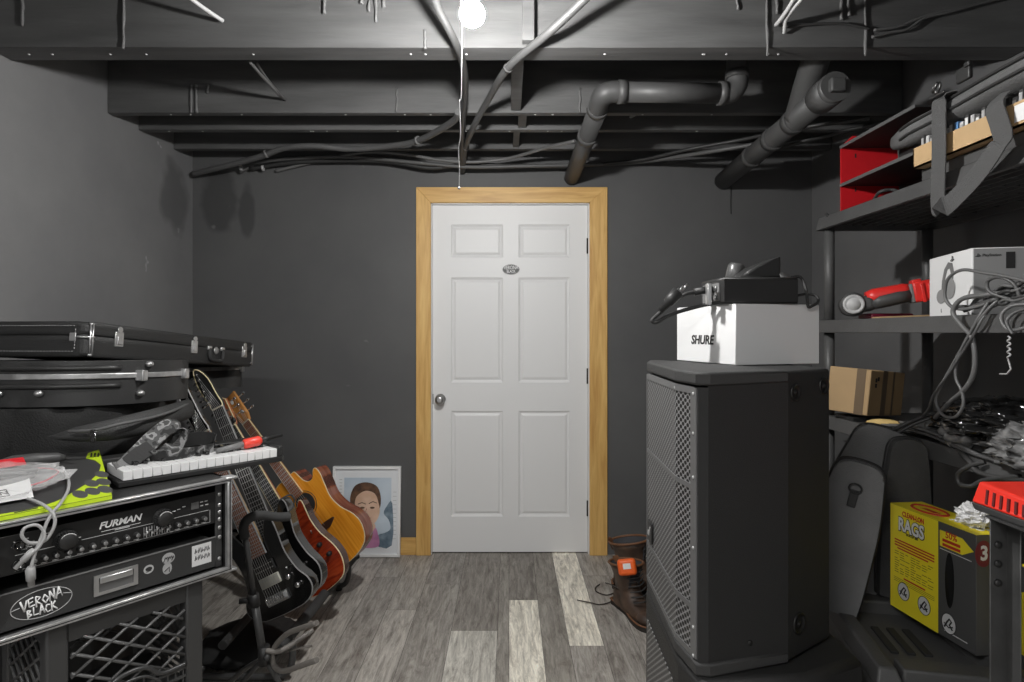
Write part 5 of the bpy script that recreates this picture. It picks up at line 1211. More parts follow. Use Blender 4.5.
# top-face frame
tv0 = PB @ Vector((0, 0, .0104)); tvx = (PB @ Vector((pw_, 0, .0104))) - tv0; tvy = (PB @ Vector((0, pdp, .0674))) - tv0
TM = frame(tv0, tvx, tvy); th_ = tvy.length
def KH(px, py, h=0.0):  # on the sloping carton top plane, raised by h
    n_ = TM.to_3x3() @ Vector((0, 0, 1)); o_ = TM @ Vector((0, 0, h)); c_ = Vector((0, 0, CAMZ)); d_ = P(px, py, 1.0) - c_
    return c_ + d_ * ((o_ - c_).dot(n_) / d_.dot(n_))
TMI = TM.inverted()
def TL(px, py): q = TMI @ KH(px, py); return (q.x, q.y)
crv = [(p.x, p.y) for p in catmull([(*TL(*q), 0) for q in ((101, 465), (98, 473), (89, 482), (75, 491), (56, 501.5), (30, 509), (0, 514.5), (-30, 519))], 4)]
lime = [(pw_, 0), (pw_ + .087, th_ - .002), TL(88, 453.5), TL(86, 458.5), TL(95, 460.5)] + crv + [(0, 0)]
mb = MB().at(TM).prism(lime, .0001, .0006)
obj('lime_print', mb, LIME, pt_)
obj('front_print', MB().at(PB).prism([(0, -.0004), (pw_, -.0004), (pw_, 0), (0, 0)], .0005, .0095), LIME, pt_)
for px, py in ((101.5, 474.5), (103.5, 482), (105, 489.5), (91.5, 483.5), (92.5, 491.5), (80, 494.5)):
    q = TL(px, py); obj('oval_print', MB().at(TM).prism(oval(q, .0140, .027, 24), .0006, .001), mat('print_charcoal2', g(.07), .5), pt_)
mb = MB().at(TM)
for k in range(3): mb.tube([(*TL(91 + k * 3.5, 457), .001), (*TL(91.5 + k * 3.5, 453.8), .001)], .0022, 5)
obj('mark', mb, INK, pt_)
mb = MB().at(TM)
for k in range(9): a_ = TL(14 + k * 2.6, 513.5 - k * .55); mb.prism([(a_[0], a_[1]), (a_[0] + .006, a_[1]), (a_[0] + .007, a_[1] + .005), (a_[0] + .001, a_[1] + .005)], .0006, .001)
obj('small_print', mb, INK, pt_)
PADZ = .004
# clear plastic pouch of parts with a red header, tool and white cable on the carton
def T(x, y, z=0.0): return TM @ Vector((x, y, z))
cm_ = mat('clear_film', g(.85), .12, alpha=.28, spec=.9)
cbg = thing('plastic_pouch', 'clear plastic pouch with a white card and red header on the printed carton', 'pouch', tuple(T(.15, .15)))
mb = MB(); mb.sphere((0, 0, 0), 1, 36, 14)
for v in mb.bm.verts:
    p = v.co.copy(); q = p * 4 + Vector((2, 5, 1)); dd_ = 1 + .35 * abs(noise.noise(q)) + .2 * noise.noise(q * 2.3)
    v.co = T(.16 + p.x * .155 * dd_, .17 + p.y * .10 * dd_, max(.003, .02 + p.z * .02 * dd_))
for f in mb.bm.faces: f.smooth = False
obj('film', mb, cm_, cbg)
obj('card', MB().at(TM).hexa([(.05, .06, .008), (.235, .055, .008), (.25, .15, .020), (.05, .155, .020), (.05, .06, .0088), (.235, .055, .0088), (.25, .15, .0208), (.05, .155, .0208)]), CARDW, cbg)
lbf = frame(T(.175, .095, .0145), TM.to_3x3() @ Vector((1, -.02, 0)), TM.to_3x3() @ Vector((.02, 1, .13)))
lb2 = obj('logo_frame', MB().at(lbf).tube([(-.022, -.015, 0), (.022, -.015, 0), (.022, .015, 0), (-.022, .015, 0)], .0015, 4, True), INK, cbg)
text('UTN', .022, lbf, INK, lb2, bold=.02)
obj('header', MB().at(TM).hexa([(.165, .222, .030), (.262, .222, .030), (.265, .262, .036), (.165, .265, .036), (.165, .222, .0315), (.262, .222, .0315), (.265, .262, .0375), (.165, .265, .0375)]), mat('header_red', (.62, .02, .03), .4), cbg)
obj('contents', MB().at(TM).curve([(.06, .20, .018), (.12, .17, .026), (.2, .2, .022), (.26, .17, .02), (.2, .14, .022), (.1, .15, .02)], .008, 8).curve([(.04, .16, .015), (.15, .21, .03), (.28, .2, .02)], .006, 8), MIDG, cbg)
obj('red_wire', MB().at(TM).curve([(.24, .13, .008), (.28, .15, .006), (.31, .18, .006), (.325, .21, .006), (.30, .235, .01), (.26, .24, .012)], .0022, 6), mat('wire_red', (.6, .02, .05), .4), cbg)
tl = thing('plastic_nozzle', 'dark grey tapered plastic handle lying behind the clear pouch', 'handle', tuple(T(.3, .29)))
obj('shaft', MB().at(TM).tube([(.225, .295, .014), (.25, .29, .018), (.30, .285, .018), (.345, .283, .016), (.36, .285, .012)], [.012, .017, .017, .013, .008], 14), DARKG, tl)
UCM = mat('usb_white', g(.36), .45)
uc = thing('usb_cable', 'pale usb cable draped over the front of the rack case', 'cable', tuple(K(.15, -.01, .80)))
def KP(px, py, y):  # on the plane y (local) of the case
    "intersection of a pixel's line of sight with a plane parallel to the case front"
    n_ = Vector((-.797, .604, 0)); o_ = K(0, y, 0); d_ = P(px, py, 1.0) - Vector((0, 0, CAMZ)); c_ = Vector((0, 0, CAMZ))
    return c_ + d_ * ((o_ - c_).dot(n_) / d_.dot(n_))
def KH(px, py, h):  # on the sloping carton top plane, raised by h
    n_ = TM.to_3x3() @ Vector((0, 0, 1)); o_ = TM @ Vector((0, 0, h)); c_ = Vector((0, 0, CAMZ)); d_ = P(px, py, 1.0) - c_
    return c_ + d_ * ((o_ - c_).dot(n_) / d_.dot(n_))
pA = [KH(62, 467, .012), KH(68, 478, .008), KH(68, 490, .006), KH(60, 504, .006), KP(54, 511, -.006), KP(47, 522, -.012), KP(42, 536, -.014), KP(36, 550, -.014), KP(32, 564, -.014), KP(30, 572, -.012)]
obj('cord', MB().curve(pA, .0036, 8), UCM, uc)
pB = [KH(-30, 492, .008), KH(0, 494, .006), KH(22, 497, .006), KH(40, 503, .006), KP(52, 512, -.008), KP(55, 522, -.016), KP(51, 533, -.016), KP(44, 541, -.014), KP(30, 543, -.012), KP(22, 536, -.012), KP(25, 528, -.012), KP(36, 525, -.014), KP(43, 530, -.016), KP(44, 538, -.018), KP(38, 548, -.018), KP(33, 552, -.016)]
obj('cord', MB().curve(pB, .0036, 8), UCM, uc)
q0, q1 = KP(34, 549, -.014), KP(15, 569, -.012)
obj('plug', MB().tube([q0, q0.lerp(q1, .15), q0.lerp(q1, .6), q0.lerp(q1, .62), q1], [.005, .0075, .0075, .005, .005], 8), UCM, uc)
q0, q1 = KP(30, 566, -.010), KP(31.5, 586, -.008)
obj('plug', MB().tube([q0, q0.lerp(q1, .15), q0.lerp(q1, .7), q0.lerp(q1, .72), q1], [.005, .0095, .009, .0065, .0065], 8), UCM, uc)

# camouflage strap and screwdriver on the keys
CAMO = ramp_mat('camouflage_webbing', [(0, g(.02)), (.44, g(.07)), (.52, g(.24)), (.60, g(.05))], 28, .8, (1, 1, 1), 2, True)
def KBp(px, py, Y): return P(px, py, Y)
ks = thing('guitar_strap', 'grey camouflage guitar strap heaped on the keyboard', 'strap', tuple(P(165, 450, 1.75)))
obj('webbing', MB().ribbon([P(126, 466, 1.66), P(140, 452, 1.70), P(155, 437, 1.75), P(168, 427, 1.78), P(178, 427, 1.80), P(181, 434, 1.80), P(174, 446, 1.78), P(165, 456, 1.74)], [(.7, -.2, -.7)] * 5 + [(.6, -.4, -.6)] * 3, .052, .003, 6), CAMO, ks)
obj('webbing', MB().ribbon([P(150, 459, 1.70), P(165, 458, 1.70), P(185, 456, 1.74), P(200, 454, 1.79), P(213, 451, 1.83)], [(.05, -.3, 1)] * 5, .048, .003, 6), CAMO, ks)
obj('webbing', MB().ribbon([P(172, 443, 1.78), P(185, 440, 1.82), P(200, 438, 1.86), P(214, 440, 1.89), P(214, 447, 1.86)], [(.2, -.2, 1)] * 5, .042, .003, 6), BLACKM, ks)
obj('strap_end', MB().ribbon([P(118, 470, 1.61), P(124, 469, 1.635), P(136, 458, 1.675)], [(.7, -.2, -.7)] * 3, .054, .005, 4), mat('strap_leather', g(.13), .6), ks)
obj('leather_tab', MB().ribbon([P(128, 464, 1.65), P(140, 454, 1.68), P(152, 447, 1.71)], [(.7, -.25, -.65)] * 3, .046, .006, 4), BLACKM, ks)
sdv = thing('screwdriver', 'grey rod with a red handle lying across the right keys', 'screwdriver', tuple(P(240, 445, 1.86)))
a_, b2_, c2_, d2_ = P(216, 451, 1.80), P(243, 444.5, 1.86), P(261, 440, 1.90), P(282, 435, 1.95)
obj('shaft', MB().tube([a_, b2_], [.007, .010], 12), MIDG, sdv)
obj('handle', MB().tube([b2_, b2_.lerp(c2_, .1), b2_.lerp(c2_, .85), c2_], [.010, .0155, .0155, .011], 16), mat('coral_red', (.75, .06, .04), .4), sdv)
obj('tip', MB().tube([c2_, c2_.lerp(d2_, .3), c2_.lerp(d2_, .35), d2_], [.009, .009, .006, .0055], 10), BLACK, sdv)

# ------------------------------------------------------------------ instrument cases stacked on a trunk
tk = thing('road_chest', 'black road chest under the instrument cases by the left wall', 'trunk', (-1.58, 2.35, 0))
obj('trunk_body', MB().bx(-1.79, -1.40, 2.02, 2.70, 0, .66, .01), TOLEX, tk)
obj('trunk_lid', MB().bx(-1.79, -1.40, 2.02, 2.70, .664, .84, .012), TOLEX, tk)
obj('edge_trim', MB().bx(-1.792, -1.398, 2.018, 2.702, .656, .668), ALUE, tk)
# top case: rectangular hard case lying along the wall, far end lower
f0 = P(85, 357, 1.83); f1 = P(250, 366.5, 2.75)
cx_ = (f1 - f0).normalized(); CM = frame(f0, cx_, Vector((-1, .1, 0)))   # x along, y to the wall, z: computed
if CM.to_3x3().col[2].z < 0: CM = frame(f0, cx_, Vector((-1, .1, 0))) @ Matrix.Diagonal((1, 1, -1, 1))
cL, cW, cT = (f1 - f0).length * 1.035, .36, .110
TLX = mat('black_tolex', g(.022), .5, bump=.3, bscale=420)
hc = thing('guitar_case', 'rectangular black hard guitar case on top of the stack', 'guitar case', tuple(f0 + Vector((-.15, .4, 0))))
def rrect(x0, x1, y0, y1, r, n=5):
    out = []
    for cx0, cy0, a0 in ((x1 - r, y0 + r, -PI / 2), (x1 - r, y1 - r, 0), (x0 + r, y1 - r, PI / 2), (x0 + r, y0 + r, PI)):
        for k in range(n + 1): a = a0 + PI / 2 * k / n; out.append((cx0 + r * math.cos(a), cy0 + r * math.sin(a)))
    return out
cpoly = rrect(0, cL, 0, cW, .030)
obj('bottom_shell', MB().at(CM).prism(cpoly, 0, cT * .60, .014, 3), TLX, hc)
obj('lid', MB().at(CM).prism(cpoly, cT * .615, cT, .014, 3), TLX, hc)
obj('valance', MB().at(CM).prism(rrect(.003, cL - .003, .003, cW - .003, .028), cT * .58, cT * .64), INK, hc)
mb = MB().at(CM); ys = [.045 + .0105 * k for k in range(29)]
for z in (cT * .16, cT * .88):
    for y in ys: mb.box((-.0008, y, z), (.0012, .006, .0016))
for z in [cT * .25 + .0095 * k for k in range(7)]: mb.box((-.0004, .038, z), (.0012, .0016, .0055))
obj('stitching', mb, LIGHTG, hc)
BRK = mat('nickel', g(.55), .32, .85)
cxn, cyn = .030, .030
mb = MB().at(CM)
arc = [(cxn - (.0315) * math.cos(a * PI / 16), cyn - (.0315) * math.sin(a * PI / 16), cT * .56) for a in range(0, 9)]
mb.tube(arc, .004, 5); mb.box((.0, .046, cT * .56), (.004, .022, .026), .002)
for an in (1.35, 1.12): mb.tube([(cxn - .032 * math.cos(an), cyn - .032 * math.sin(an), z) for z in (cT * .06, cT * .5, cT * .94)], .0032, 5)
for zz_ in (cT * .06, cT * .94): mb.tube([(cxn - .031 * math.cos(a), cyn - .031 * math.sin(a), zz_) for a in (1.0, 1.2, 1.4)], .004, 5)
obj('corner_cap', mb, BRK, hc)
mb = MB().at(CM)
for z in (cT * .15, cT * .85):
    mb.tube([(cL - .030 + (.0315) * math.sin(a * PI / 16), cyn - (.0315) * math.cos(a * PI / 16), z) for a in range(0, 9)], .0035, 5)
mb.tube([(cL - .030 + (.0315) * math.sin(.55), cyn - (.0315) * math.cos(.55), z) for z in (cT * .08, cT * .92)], .0045, 5)
obj('corner_cap', mb, BRK, hc)
for x in (.13, .52, .875):
    s_ = obj('latch', MB().at(CM).bx(x - .018, x + .018, -.0035, .001, cT * .36, cT * .80, .001, 1).bx(x - .010, x + .010, -.008, -.003, cT * .42, cT * .66, .002).cyl((x, -.001, cT * .86), (x, -.006, cT * .86), .010, 12), BRK, hc)
obj('handle', MB().at(CM).curve([(.615, -.004, cT * .58), (.615, -.006, cT * .30), (.63, -.008, cT * .16), (.69, -.008, cT * .16), (.705, -.006, cT * .30), (.705, -.004, cT * .58)], .008, 8, 5), BLACKM, hc)
mb = MB().at(CM)
for x in (.615, .705): mb.box((x, -.003, cT * .60), (.026, .008, .016), .003)
mb.at(CM @ Matrix.Translation((.66, -.002, cT * .52)) @ Matrix.Rotation(PI / 2, 4, 'X')).lathe([(.016, 0), (.014, .004), (.001, .005)], 16)
obj('handle_mount', mb, BRK, hc)

# second case: moulded, guitar shaped, aluminium band
ABS = mat('abs_black', g(.028), .42, bump=.12, bscale=260)
mz0, mz1 = 1.072, 1.205
mc = thing('moulded_case', 'moulded black guitar-shaped case with an aluminium band, second in the stack', 'guitar case', (-1.5, 2.2, mz0))
mo = [(-1.47, 1.73), (-1.33, 1.735), (-1.22, 1.79), (-1.14, 1.90), (-1.115, 2.03), (-1.145, 2.14), (-1.22, 2.21), (-1.30, 2.27), (-1.315, 2.36), (-1.30, 2.50), (-1.245, 2.76), (-1.255, 2.79), (-1.29, 2.80), (-1.42, 2.76), (-1.60, 2.70), (-1.68, 2.45), (-1.70, 2.2), (-1.74, 1.98), (-1.70, 1.80), (-1.60, 1.735)]
mo = [(p.x, p.y) for p in catmull([(a, b, 0) for a, b in mo], 5, True)]
tl_ = Matrix.Translation((-1.5, 1.75, mz0)) @ Matrix.Rotation(math.radians(-2.0), 4, 'X') @ Matrix.Translation((1.5, -1.75, 0))
hm = mz1 - mz0
obj('bottom_shell', MB().at(tl_).prism(mo, 0, hm * .62, .03, 4, True), ABS, mc)
obj('lid', MB().at(tl_).prism(mo, hm * .70, hm, .022, 4, True), ABS, mc)
sc2 = [(x + (.004 if x > -1.45 else -.004), y + (-.004 if y < 2.2 else .004)) for x, y in mo]
obj('band', MB().at(tl_).prism(sc2, hm * .60, hm * .72, .003, 1, True), ALUE, mc)
front = [p for p in mo if p[1] < 2.06 and p[0] > -1.75]
front = sorted([p for p in mo if p[1] < 1.95], key=lambda p: p[0])
for z in (hm * .84, hm * .44):
    pr = [(x, y - .003, z) for x, y in front if -1.72 < x < -1.175]
    obj('rib', MB().at(tl_).tube(pr, .008, 6), ABS, mc)
def on_out(px):  # a point of the outline seen at this pixel column (right side)
    best = min((p for p in mo if p[0] > -1.5), key=lambda p: abs((p[0] / p[1]) * F + CX - px) + (0 if p[1] < 2.1 or px > 185 else 50))
    return best
for px in (140, 182, 240):
    x, y = on_out(px); obj('latch', MB().at(tl_).box((x + .004, y - .004, hm * .65), (.026, .026, .034), .003), BRK, mc)
for px, z in ((2, .30), (43, .30), (138, .24), (146, .92)):
    x, y = on_out(px); obj('stud', MB().at(tl_).sphere((x + .003, y - .006, hm * z), (.012, .012, .010), 12, 8), BRK, mc)
# third: soft bag at the bottom of the stack
sbg = thing('soft_case', 'soft black instrument bag with a front pocket at the bottom of the stack', 'bag', (-1.5, 2.2, .90))
so = [(-1.50, 1.72), (-1.30, 1.74), (-1.20, 1.85), (-1.19, 2.0), (-1.23, 2.10), (-1.32, 2.25), (-1.42, 2.55), (-1.48, 2.66), (-1.55, 2.70), (-1.66, 2.68), (-1.75, 2.3), (-1.76, 1.95), (-1.68, 1.75)]
so = [(p.x, p.y) for p in catmull([(a, b, 0) for a, b in so], 5, True)]
obj('bag_body', MB().prism(so, .842, 1.068, .055, 5, True), mat('black_canvas', g(.014), .85, vary=.3, bump=.3, bscale=200), sbg)
pk = MB(); rings = []
for k, (px, py, Y, hh) in enumerate([(52, 438, 1.66, .004), (80, 434, 1.67, .022), (110, 430, 1.70, .030), (140, 424, 1.78, .036), (165, 417, 1.90, .036), (188, 409, 2.05, .034)]):
    c_ = P(px, py, Y); rings.append([c_ + Vector((.02 * math.cos(a * PI / 6) * 1.4, -.01 * math.cos(a * PI / 6), hh * math.sin(a * PI / 6))) for a in range(12)])
pk.loft(rings)
pko = obj('front_pocket', pk, mat('pocket_black', g(.040), .7, vary=.25, bump=.3, bscale=220), sbg)
obj('zip', MB().curve([P(68, 431.5, 1.635), P(95, 430, 1.64), P(120, 424, 1.675), P(150, 418, 1.77), P(170, 412, 1.87), P(188, 404, 2.02)], .0045, 6), mat('zip_grey', g(.09), .6), sbg)
zp = P(93, 436, 1.62); obj('zip_puller', MB().box(zp, (.014, .006, .035), .003), BLACKG, sbg)
# ------------------------------------------------------------------ framed watercolour leaning on the wall
pf0, pf1 = P(331.5, 554, 3.43), P(400, 554, 3.43)
pfw = pf1.x - pf0.x; FM = frame((pf0.x, 3.428, .004), (1, 0, 0), (0, .062, 1)); pfh = .512
pic = thing('framed_picture', 'white framed watercolour portrait leaning on the wall beside the door', 'picture', (pf0.x + pfw / 2, 3.428, 0))
fw_ = .016
mb = MB().at(FM)
mb.bx(0, pfw, 0, fw_, -.02, .006, .0015, 1).bx(0, pfw, pfh - fw_, pfh, -.02, .006, .0015, 1).bx(0, fw_, fw_, pfh - fw_, -.02, .006, .0015, 1).bx(pfw - fw_, pfw, fw_, pfh - fw_, -.02, .006, .0015, 1)
obj('frame', mb, mat('frame_white', g(.86), .4), pic)
obj('backing', MB().at(FM).bx(fw_, pfw - fw_, fw_, pfh - fw_, -.018, -.010), MIDG, pic)
obj('mat_board', MB().at(FM).bx(fw_, pfw - fw_, fw_, pfh - fw_, -.010, -.006), mat('mat_white', (.78, .80, .82), .7), pic)
x0, x1, y0, y1 = .065, pfw - .055, .06, pfh - .065
sky = ramp_mat('watercolour_blue', [(.3, (.46, .55, .64)), (.6, (.60, .68, .76)), (.8, (.68, .74, .80))], 6, .7)
obj('print', MB().at(FM).prism([(x0, y0), (x1, y0), (x1, y1), (x0, y1)], -.006, -.0055), sky, pic)
def blob(pts, z, m, name, n=5):
    q = [(p.x, p.y) for p in catmull([(a, b, 0) for a, b in pts], n, True)]
    return obj(name, MB().at(FM).prism(q, z, z + .0003), m, pic)
X = lambda px: (px - 331.5) / 68.5 * pfw
Y_ = lambda py: (554 - py) / 88.0 * pfh
wash = ramp_mat('watercolour_dark', [(.35, (.10, .15, .20)), (.6, (.20, .27, .33)), (.8, (.34, .42, .48))], 22, .7)
blob([(X(374), Y_(542)), (X(391.5), Y_(543)), (X(391.5), Y_(502)), (X(386), Y_(505)), (X(383), Y_(512)), (X(388), Y_(518)), (X(390), Y_(527)), (X(384), Y_(531)), (X(378), Y_(533))], -.0054, wash, 'dark_wash', 3)
skin = ramp_mat('watercolour_skin', [(.35, (.66, .42, .29)), (.65, (.82, .58, .44))], 12, .7)
hair = ramp_mat('watercolour_hair', [(.35, (.06, .03, .02)), (.65, (.17, .085, .045))], 20, .7)
shirt = ramp_mat('watercolour_pink', [(.35, (.48, .17, .36)), (.65, (.66, .30, .50))], 14, .7)
blob([(X(349), Y_(497)), (X(353), Y_(486)), (X(361), Y_(482)), (X(370), Y_(482.5)), (X(377), Y_(487)), (X(380), Y_(497)), (X(379), Y_(507)), (X(374), Y_(511)), (X(356), Y_(511)), (X(351), Y_(508))], -.0054, hair, 'hair')
blob([(X(354), Y_(500)), (X(357), Y_(494)), (X(365), Y_(490)), (X(374), Y_(493)), (X(378), Y_(503)), (X(379), Y_(511)), (X(376), Y_(519)), (X(371), Y_(523)), (X(365), Y_(521)), (X(359), Y_(514)), (X(355), Y_(508))], -.0050, skin, 'face')
blob([(X(358), Y_(544)), (X(359), Y_(533)), (X(365), Y_(527)), (X(370), Y_(524)), (X(374), Y_(525)), (X(377), Y_(530)), (X(378), Y_(544))], -.0050, shirt, 'shirt')
blob([(X(366), Y_(527)), (X(371), Y_(530)), (X(375), Y_(525)), (X(373), Y_(521)), (X(368), Y_(521))], -.0047, skin, 'neck')
mb = MB().at(FM)
for ex in (361.5, 371.5): mb.prism([(X(ex) + a, Y_(506.5) + b_) for a, b_ in oval((0, 0), .014, .006, 14)], -.0046, -.0044)
mb.tube([(X(357), Y_(503), -.0046), (X(361), Y_(501.5), -.0046), (X(365), Y_(503), -.0046)], .0022, 4).tube([(X(368), Y_(502.5), -.0046), (X(372), Y_(500.5), -.0046), (X(376), Y_(502), -.0046)], .0022, 4)
obj('eyes', mb, hair, pic)
obj('mouth', MB().at(FM).prism([(X(367) + a, Y_(516.5) + b_) for a, b_ in oval((0, 0), .016, .005, 14)], -.0046, -.0044).tube([(X(366), Y_(507), -.0046), (X(364.5), Y_(511.5), -.0046), (X(367), Y_(512.5), -.0046)], .0015, 4), mat('watercolour_lip', (.38, .10, .09), .7), pic)
mb = MB().at(FM)
for k in range(12): mb.bx(x1 + .010, x1 + .03, .10 + k * .024, .102 + k * .024, -.006, -.0055)
for k in range(5): mb.bx(x0 - .028, x0 - .012, pfh - .15 + k * .018, pfh - .147 + k * .018, -.006, -.0055)
obj('margin_mark', mb, mat('margin_grey', g(.42), .7), pic)

# ------------------------------------------------------------------ guitars in a floor rack
def solve_guitar(nut, bridge, L, phi):
    bx_, bz_ = (bridge[0] - CX) / F, (CY - bridge[1]) / F
    def f(Yn):
        nx, nz_ = (nut[0] - CX) / F * Yn, CAMZ + (CY - nut[1]) / F * Yn
        s_ = (bx_ * Yn - nx) / (L * (math.cos(phi) + bx_ * math.sin(phi)))
        s_ = max(-.95, min(.95, s_)); c_ = math.sqrt(1 - s_ * s_); Yb = Yn - L * s_ * math.sin(phi)
        return (nz_ - L * c_) - (CAMZ + bz_ * Yb), s_
    lo, hi = 1.2, 5.0
    for _ in range(60):
        m_ = (lo + hi) / 2
        if f(m_)[0] * f(lo)[0] <= 0: hi = m_
        else: lo = m_
    Yn = (lo + hi) / 2; s_ = f(Yn)[1]; th = math.asin(s_)
    O = P(nut[0], nut[1], Yn); h = Vector((math.cos(phi), -math.sin(phi), 0)); k = Vector((0, 0, 1))
    xl = h * math.cos(th) + k * math.sin(th); yl = h * math.sin(th) - k * math.cos(th)
    return frame(O, xl, yl), Yn, math.degrees(th)
ROSE = ramp_mat('rosewood', [(.35, (.24, .085, .042)), (.65, (.44, .17, .085))], 6, .5, (30, 2, 2))
EBON = mat('ebony', g(.02), .45)
STR = mat('string_steel', g(.5), .35, .7)
def lin(a, b, t): return a + (b - a) * t
def smooth(pts, n=4): return [(p.x, p.y) for p in catmull([(a, b, 0) for a, b in pts], n, True)]
def guitar(name, label, M, L, body, head, nstr, fb_end, nw, bw_, bm_, sidem, headm, fbm, th=.045, bind=CREAM, headbind=None, tuners=None, neckm=None):
    t = thing(name, label, 'guitar', (0, 0, 0), 'guitars in the floor rack')
    t.matrix_world = M
    zb = .010   # body face sits a little behind the fingerboard plane
    obj('body_side', MB().prism(body, zb + .001, zb + th, .004, 2, True), sidem, t)
    obj('body_top', MB().prism([(x * .998, y) for x, y in body], zb - .003, zb + .0012, .0015, 1, True), bm_, t)
    if bind: obj('binding', MB().tube([(x, y, zb) for x, y in body], .0028, 6, True), bind, t)
    w = lambda y: lin(nw, bw_, y / fb_end) / 2
    yj = min(fb_end, .40)
    nk = MB(); rings = []
    for y in (0, .02, yj * .5, yj, yj + .06):
        hw = w(min(y, fb_end)); d_ = .022 + .01 * (y > yj * .9)
        rings.append([(-hw, y, .002), (hw, y, .002), (hw * .9, y, d_ * .5), (hw * .5, y, d_), (-hw * .5, y, d_), (-hw * .9, y, d_ * .5)])
    nk.loft(rings); obj('neck', nk, neckm or headm, t)
    fbo = obj('fingerboard', MB().hexa([(-w(0), 0, -.004), (w(0), 0, -.004), (w(fb_end), fb_end, -.004), (-w(fb_end), fb_end, -.004), (-w(0), 0, .003), (w(0), 0, .003), (w(fb_end), fb_end, .003), (-w(fb_end), fb_end, .003)]), fbm, t)
    if name == 'bass_guitar': obj('fingerboard_tip', MB().prism(smooth([(-w(fb_end), fb_end - .001), (-w(fb_end) * .8, fb_end + .022), (0, fb_end + .034), (w(fb_end) * .8, fb_end + .022), (w(fb_end), fb_end - .001)][:5], 3), -.004, .003), fbm, fbo)
    fr = MB(); k = 1
    while True:
        y = L * (1 - 2 ** (-k / 12))
        if y > fb_end - .002 or k > 24: break
        fr.bx(-w(y) + .001, w(y) - .001, y - .0012, y + .0012, -.0056, -.004); k += 1
    obj('frets', fr, STR, fbo)
    eb_ = MB()
    for s_ in (-1, 1): eb_.hexa([(s_ * w(0) - .0014, 0, -.0046), (s_ * w(0) + .0014, 0, -.0046), (s_ * w(fb_end) + .0014, fb_end, -.0046), (s_ * w(fb_end) - .0014, fb_end, -.0046), (s_ * w(0) - .0014, 0, .003), (s_ * w(0) + .0014, 0, .003), (s_ * w(fb_end) + .0014, fb_end, .003), (s_ * w(fb_end) - .0014, fb_end, .003)])
    obj('neck_binding', eb_, bind or EBON, fbo)
    obj('nut', MB().bx(-nw / 2, nw / 2, -.004, .002, -.007, .0), mat('nut_bone', (.62, .58, .45), .5), t)
    hs_ = obj('headstock', MB().prism(head, .0, .016, .002, 1), headm, t)
    if headbind: obj('headstock_binding', MB().tube([(x, y, .0) for x, y in head], .0024, 6, True), headbind, hs_)
    sm_ = MB(); ends = []
    for q in range(nstr):
        f_ = (q / (nstr - 1) - .5); a = (f_ * nw * .82, 0, -.0075); b_ = (f_ * bw_ * 1.02, L, -.0125); ends.append(a)
        sm_.tube([a, b_], .0007, 5)
    for (hx_, hy_, sd_), a in zip(tuners, ends):
        sm_.tube([a, (hx_, hy_, -.006)], .0009, 4)
        p_ = obj('tuner', MB().cyl((hx_, hy_, .002), (hx_, hy_, -.009), .0045, 10).cyl((hx_, hy_, .018), (hx_ + sd_ * .034, hy_ + .002, .018), .003, 8).sphere((hx_ + sd_ * .042, hy_ + .002, .018), (.010, .007, .005), 10, 6), CHROME, t)
    obj('strings', sm_, STR, t)
    return t, zb
SUPER = smooth([(.030, .47), (.048, .455), (.068, .415), (.092, .385), (.114, .395), (.116, .45), (.112, .53), (.135, .615), (.162, .70), (.160, .78), (.118, .845), (.04, .862), (-.04, .862), (-.12, .845), (-.165, .77), (-.16, .69), (-.125, .60), (-.115, .52), (-.135, .43), (-.13, .37), (-.10, .37), (-.07, .42), (-.05, .455), (-.030, .47)])
SUPERA = [(x * .88, y if y < .60 else .60 + (y - .60) * .48) for x, y in SUPER]
PHI = math.radians(13)
def chrome_bridge(t, L, zb, w, m=STEEL):
    br = obj('bridge', MB().bx(-w / 2, w / 2, L - .012, L + .022, zb - .014, zb - .003, .002), m, t)
    mb = MB(); n_ = 8
    for q in range(n_): mb.bx(-w * .46 + q * w * .92 / n_, -w * .46 + q * w * .92 / n_ + w * .07, L - .010, L + .014, zb - .022, zb - .013, .001, 1)
    obj('saddle', mb, CHROME, br)
def humbucker(t, y, zb, w, m):
    p = obj('pickup', MB().bx(-w / 2, w / 2, y - .019, y + .019, zb - .012, zb - .003, .003), m, t)
    mb = MB()
    for q in range(8):
        for s_ in (-.009, .009): mb.cyl((-w * .42 + q * w * .12, y + s_, zb - .0115), (-w * .42 + q * w * .12, y + s_, zb - .0135), .0026, 8)
    obj('pole_piece', mb, STEEL, p)
def knobs(t, pts, zb, m=CHROME, r=.010, h=.016):
    for x, y in pts: obj('control_knob', MB().at(Matrix.Translation((x, y, zb - .003)) @ Matrix.Rotation(PI, 4, 'X')).lathe([(r, 0), (r, h * .7), (r * .8, h), (.001, h)], 16), m, t)

# A: black extended-range electric in front
MA, YA, TA = solve_guitar((204, 433), (277, 597), .66, math.radians(13))
headA = smooth([(-.026, 0), (-.034, -.03), (-.038, -.09), (-.036, -.16), (-.012, -.205), (.010, -.19), (.014, -.13), (.018, -.06), (.026, 0)], 3)
gA, zb = guitar('electric_guitar', 'black eight-string electric guitar nearest the camera in the floor rack', MA, .66, SUPERA, headA, 8, .50, .052, .068, BLACKG, BLACKG, BLACKG, ROSE, .045, mat('grey_binding', g(.22), .3), mat('pale_binding', g(.55), .45),
    [(-.022 + .003 * q, -.030 - .020 * q, -1) for q in range(8)], mat('maple_neck', (.36, .24, .12), .5))
humbucker(gA, .545, zb, .088, BLACK); humbucker(gA, .598, zb, .088, mat('pickup_cream', (.50, .49, .43), .5)); chrome_bridge(gA, .66, zb, .095)
knobs(gA, [(.078, .612), (.100, .652)], zb); obj('switch', MB().cyl((.082, .585, zb - .003), (.096, .578, zb - .022), .0028, 8), STEEL, gA)
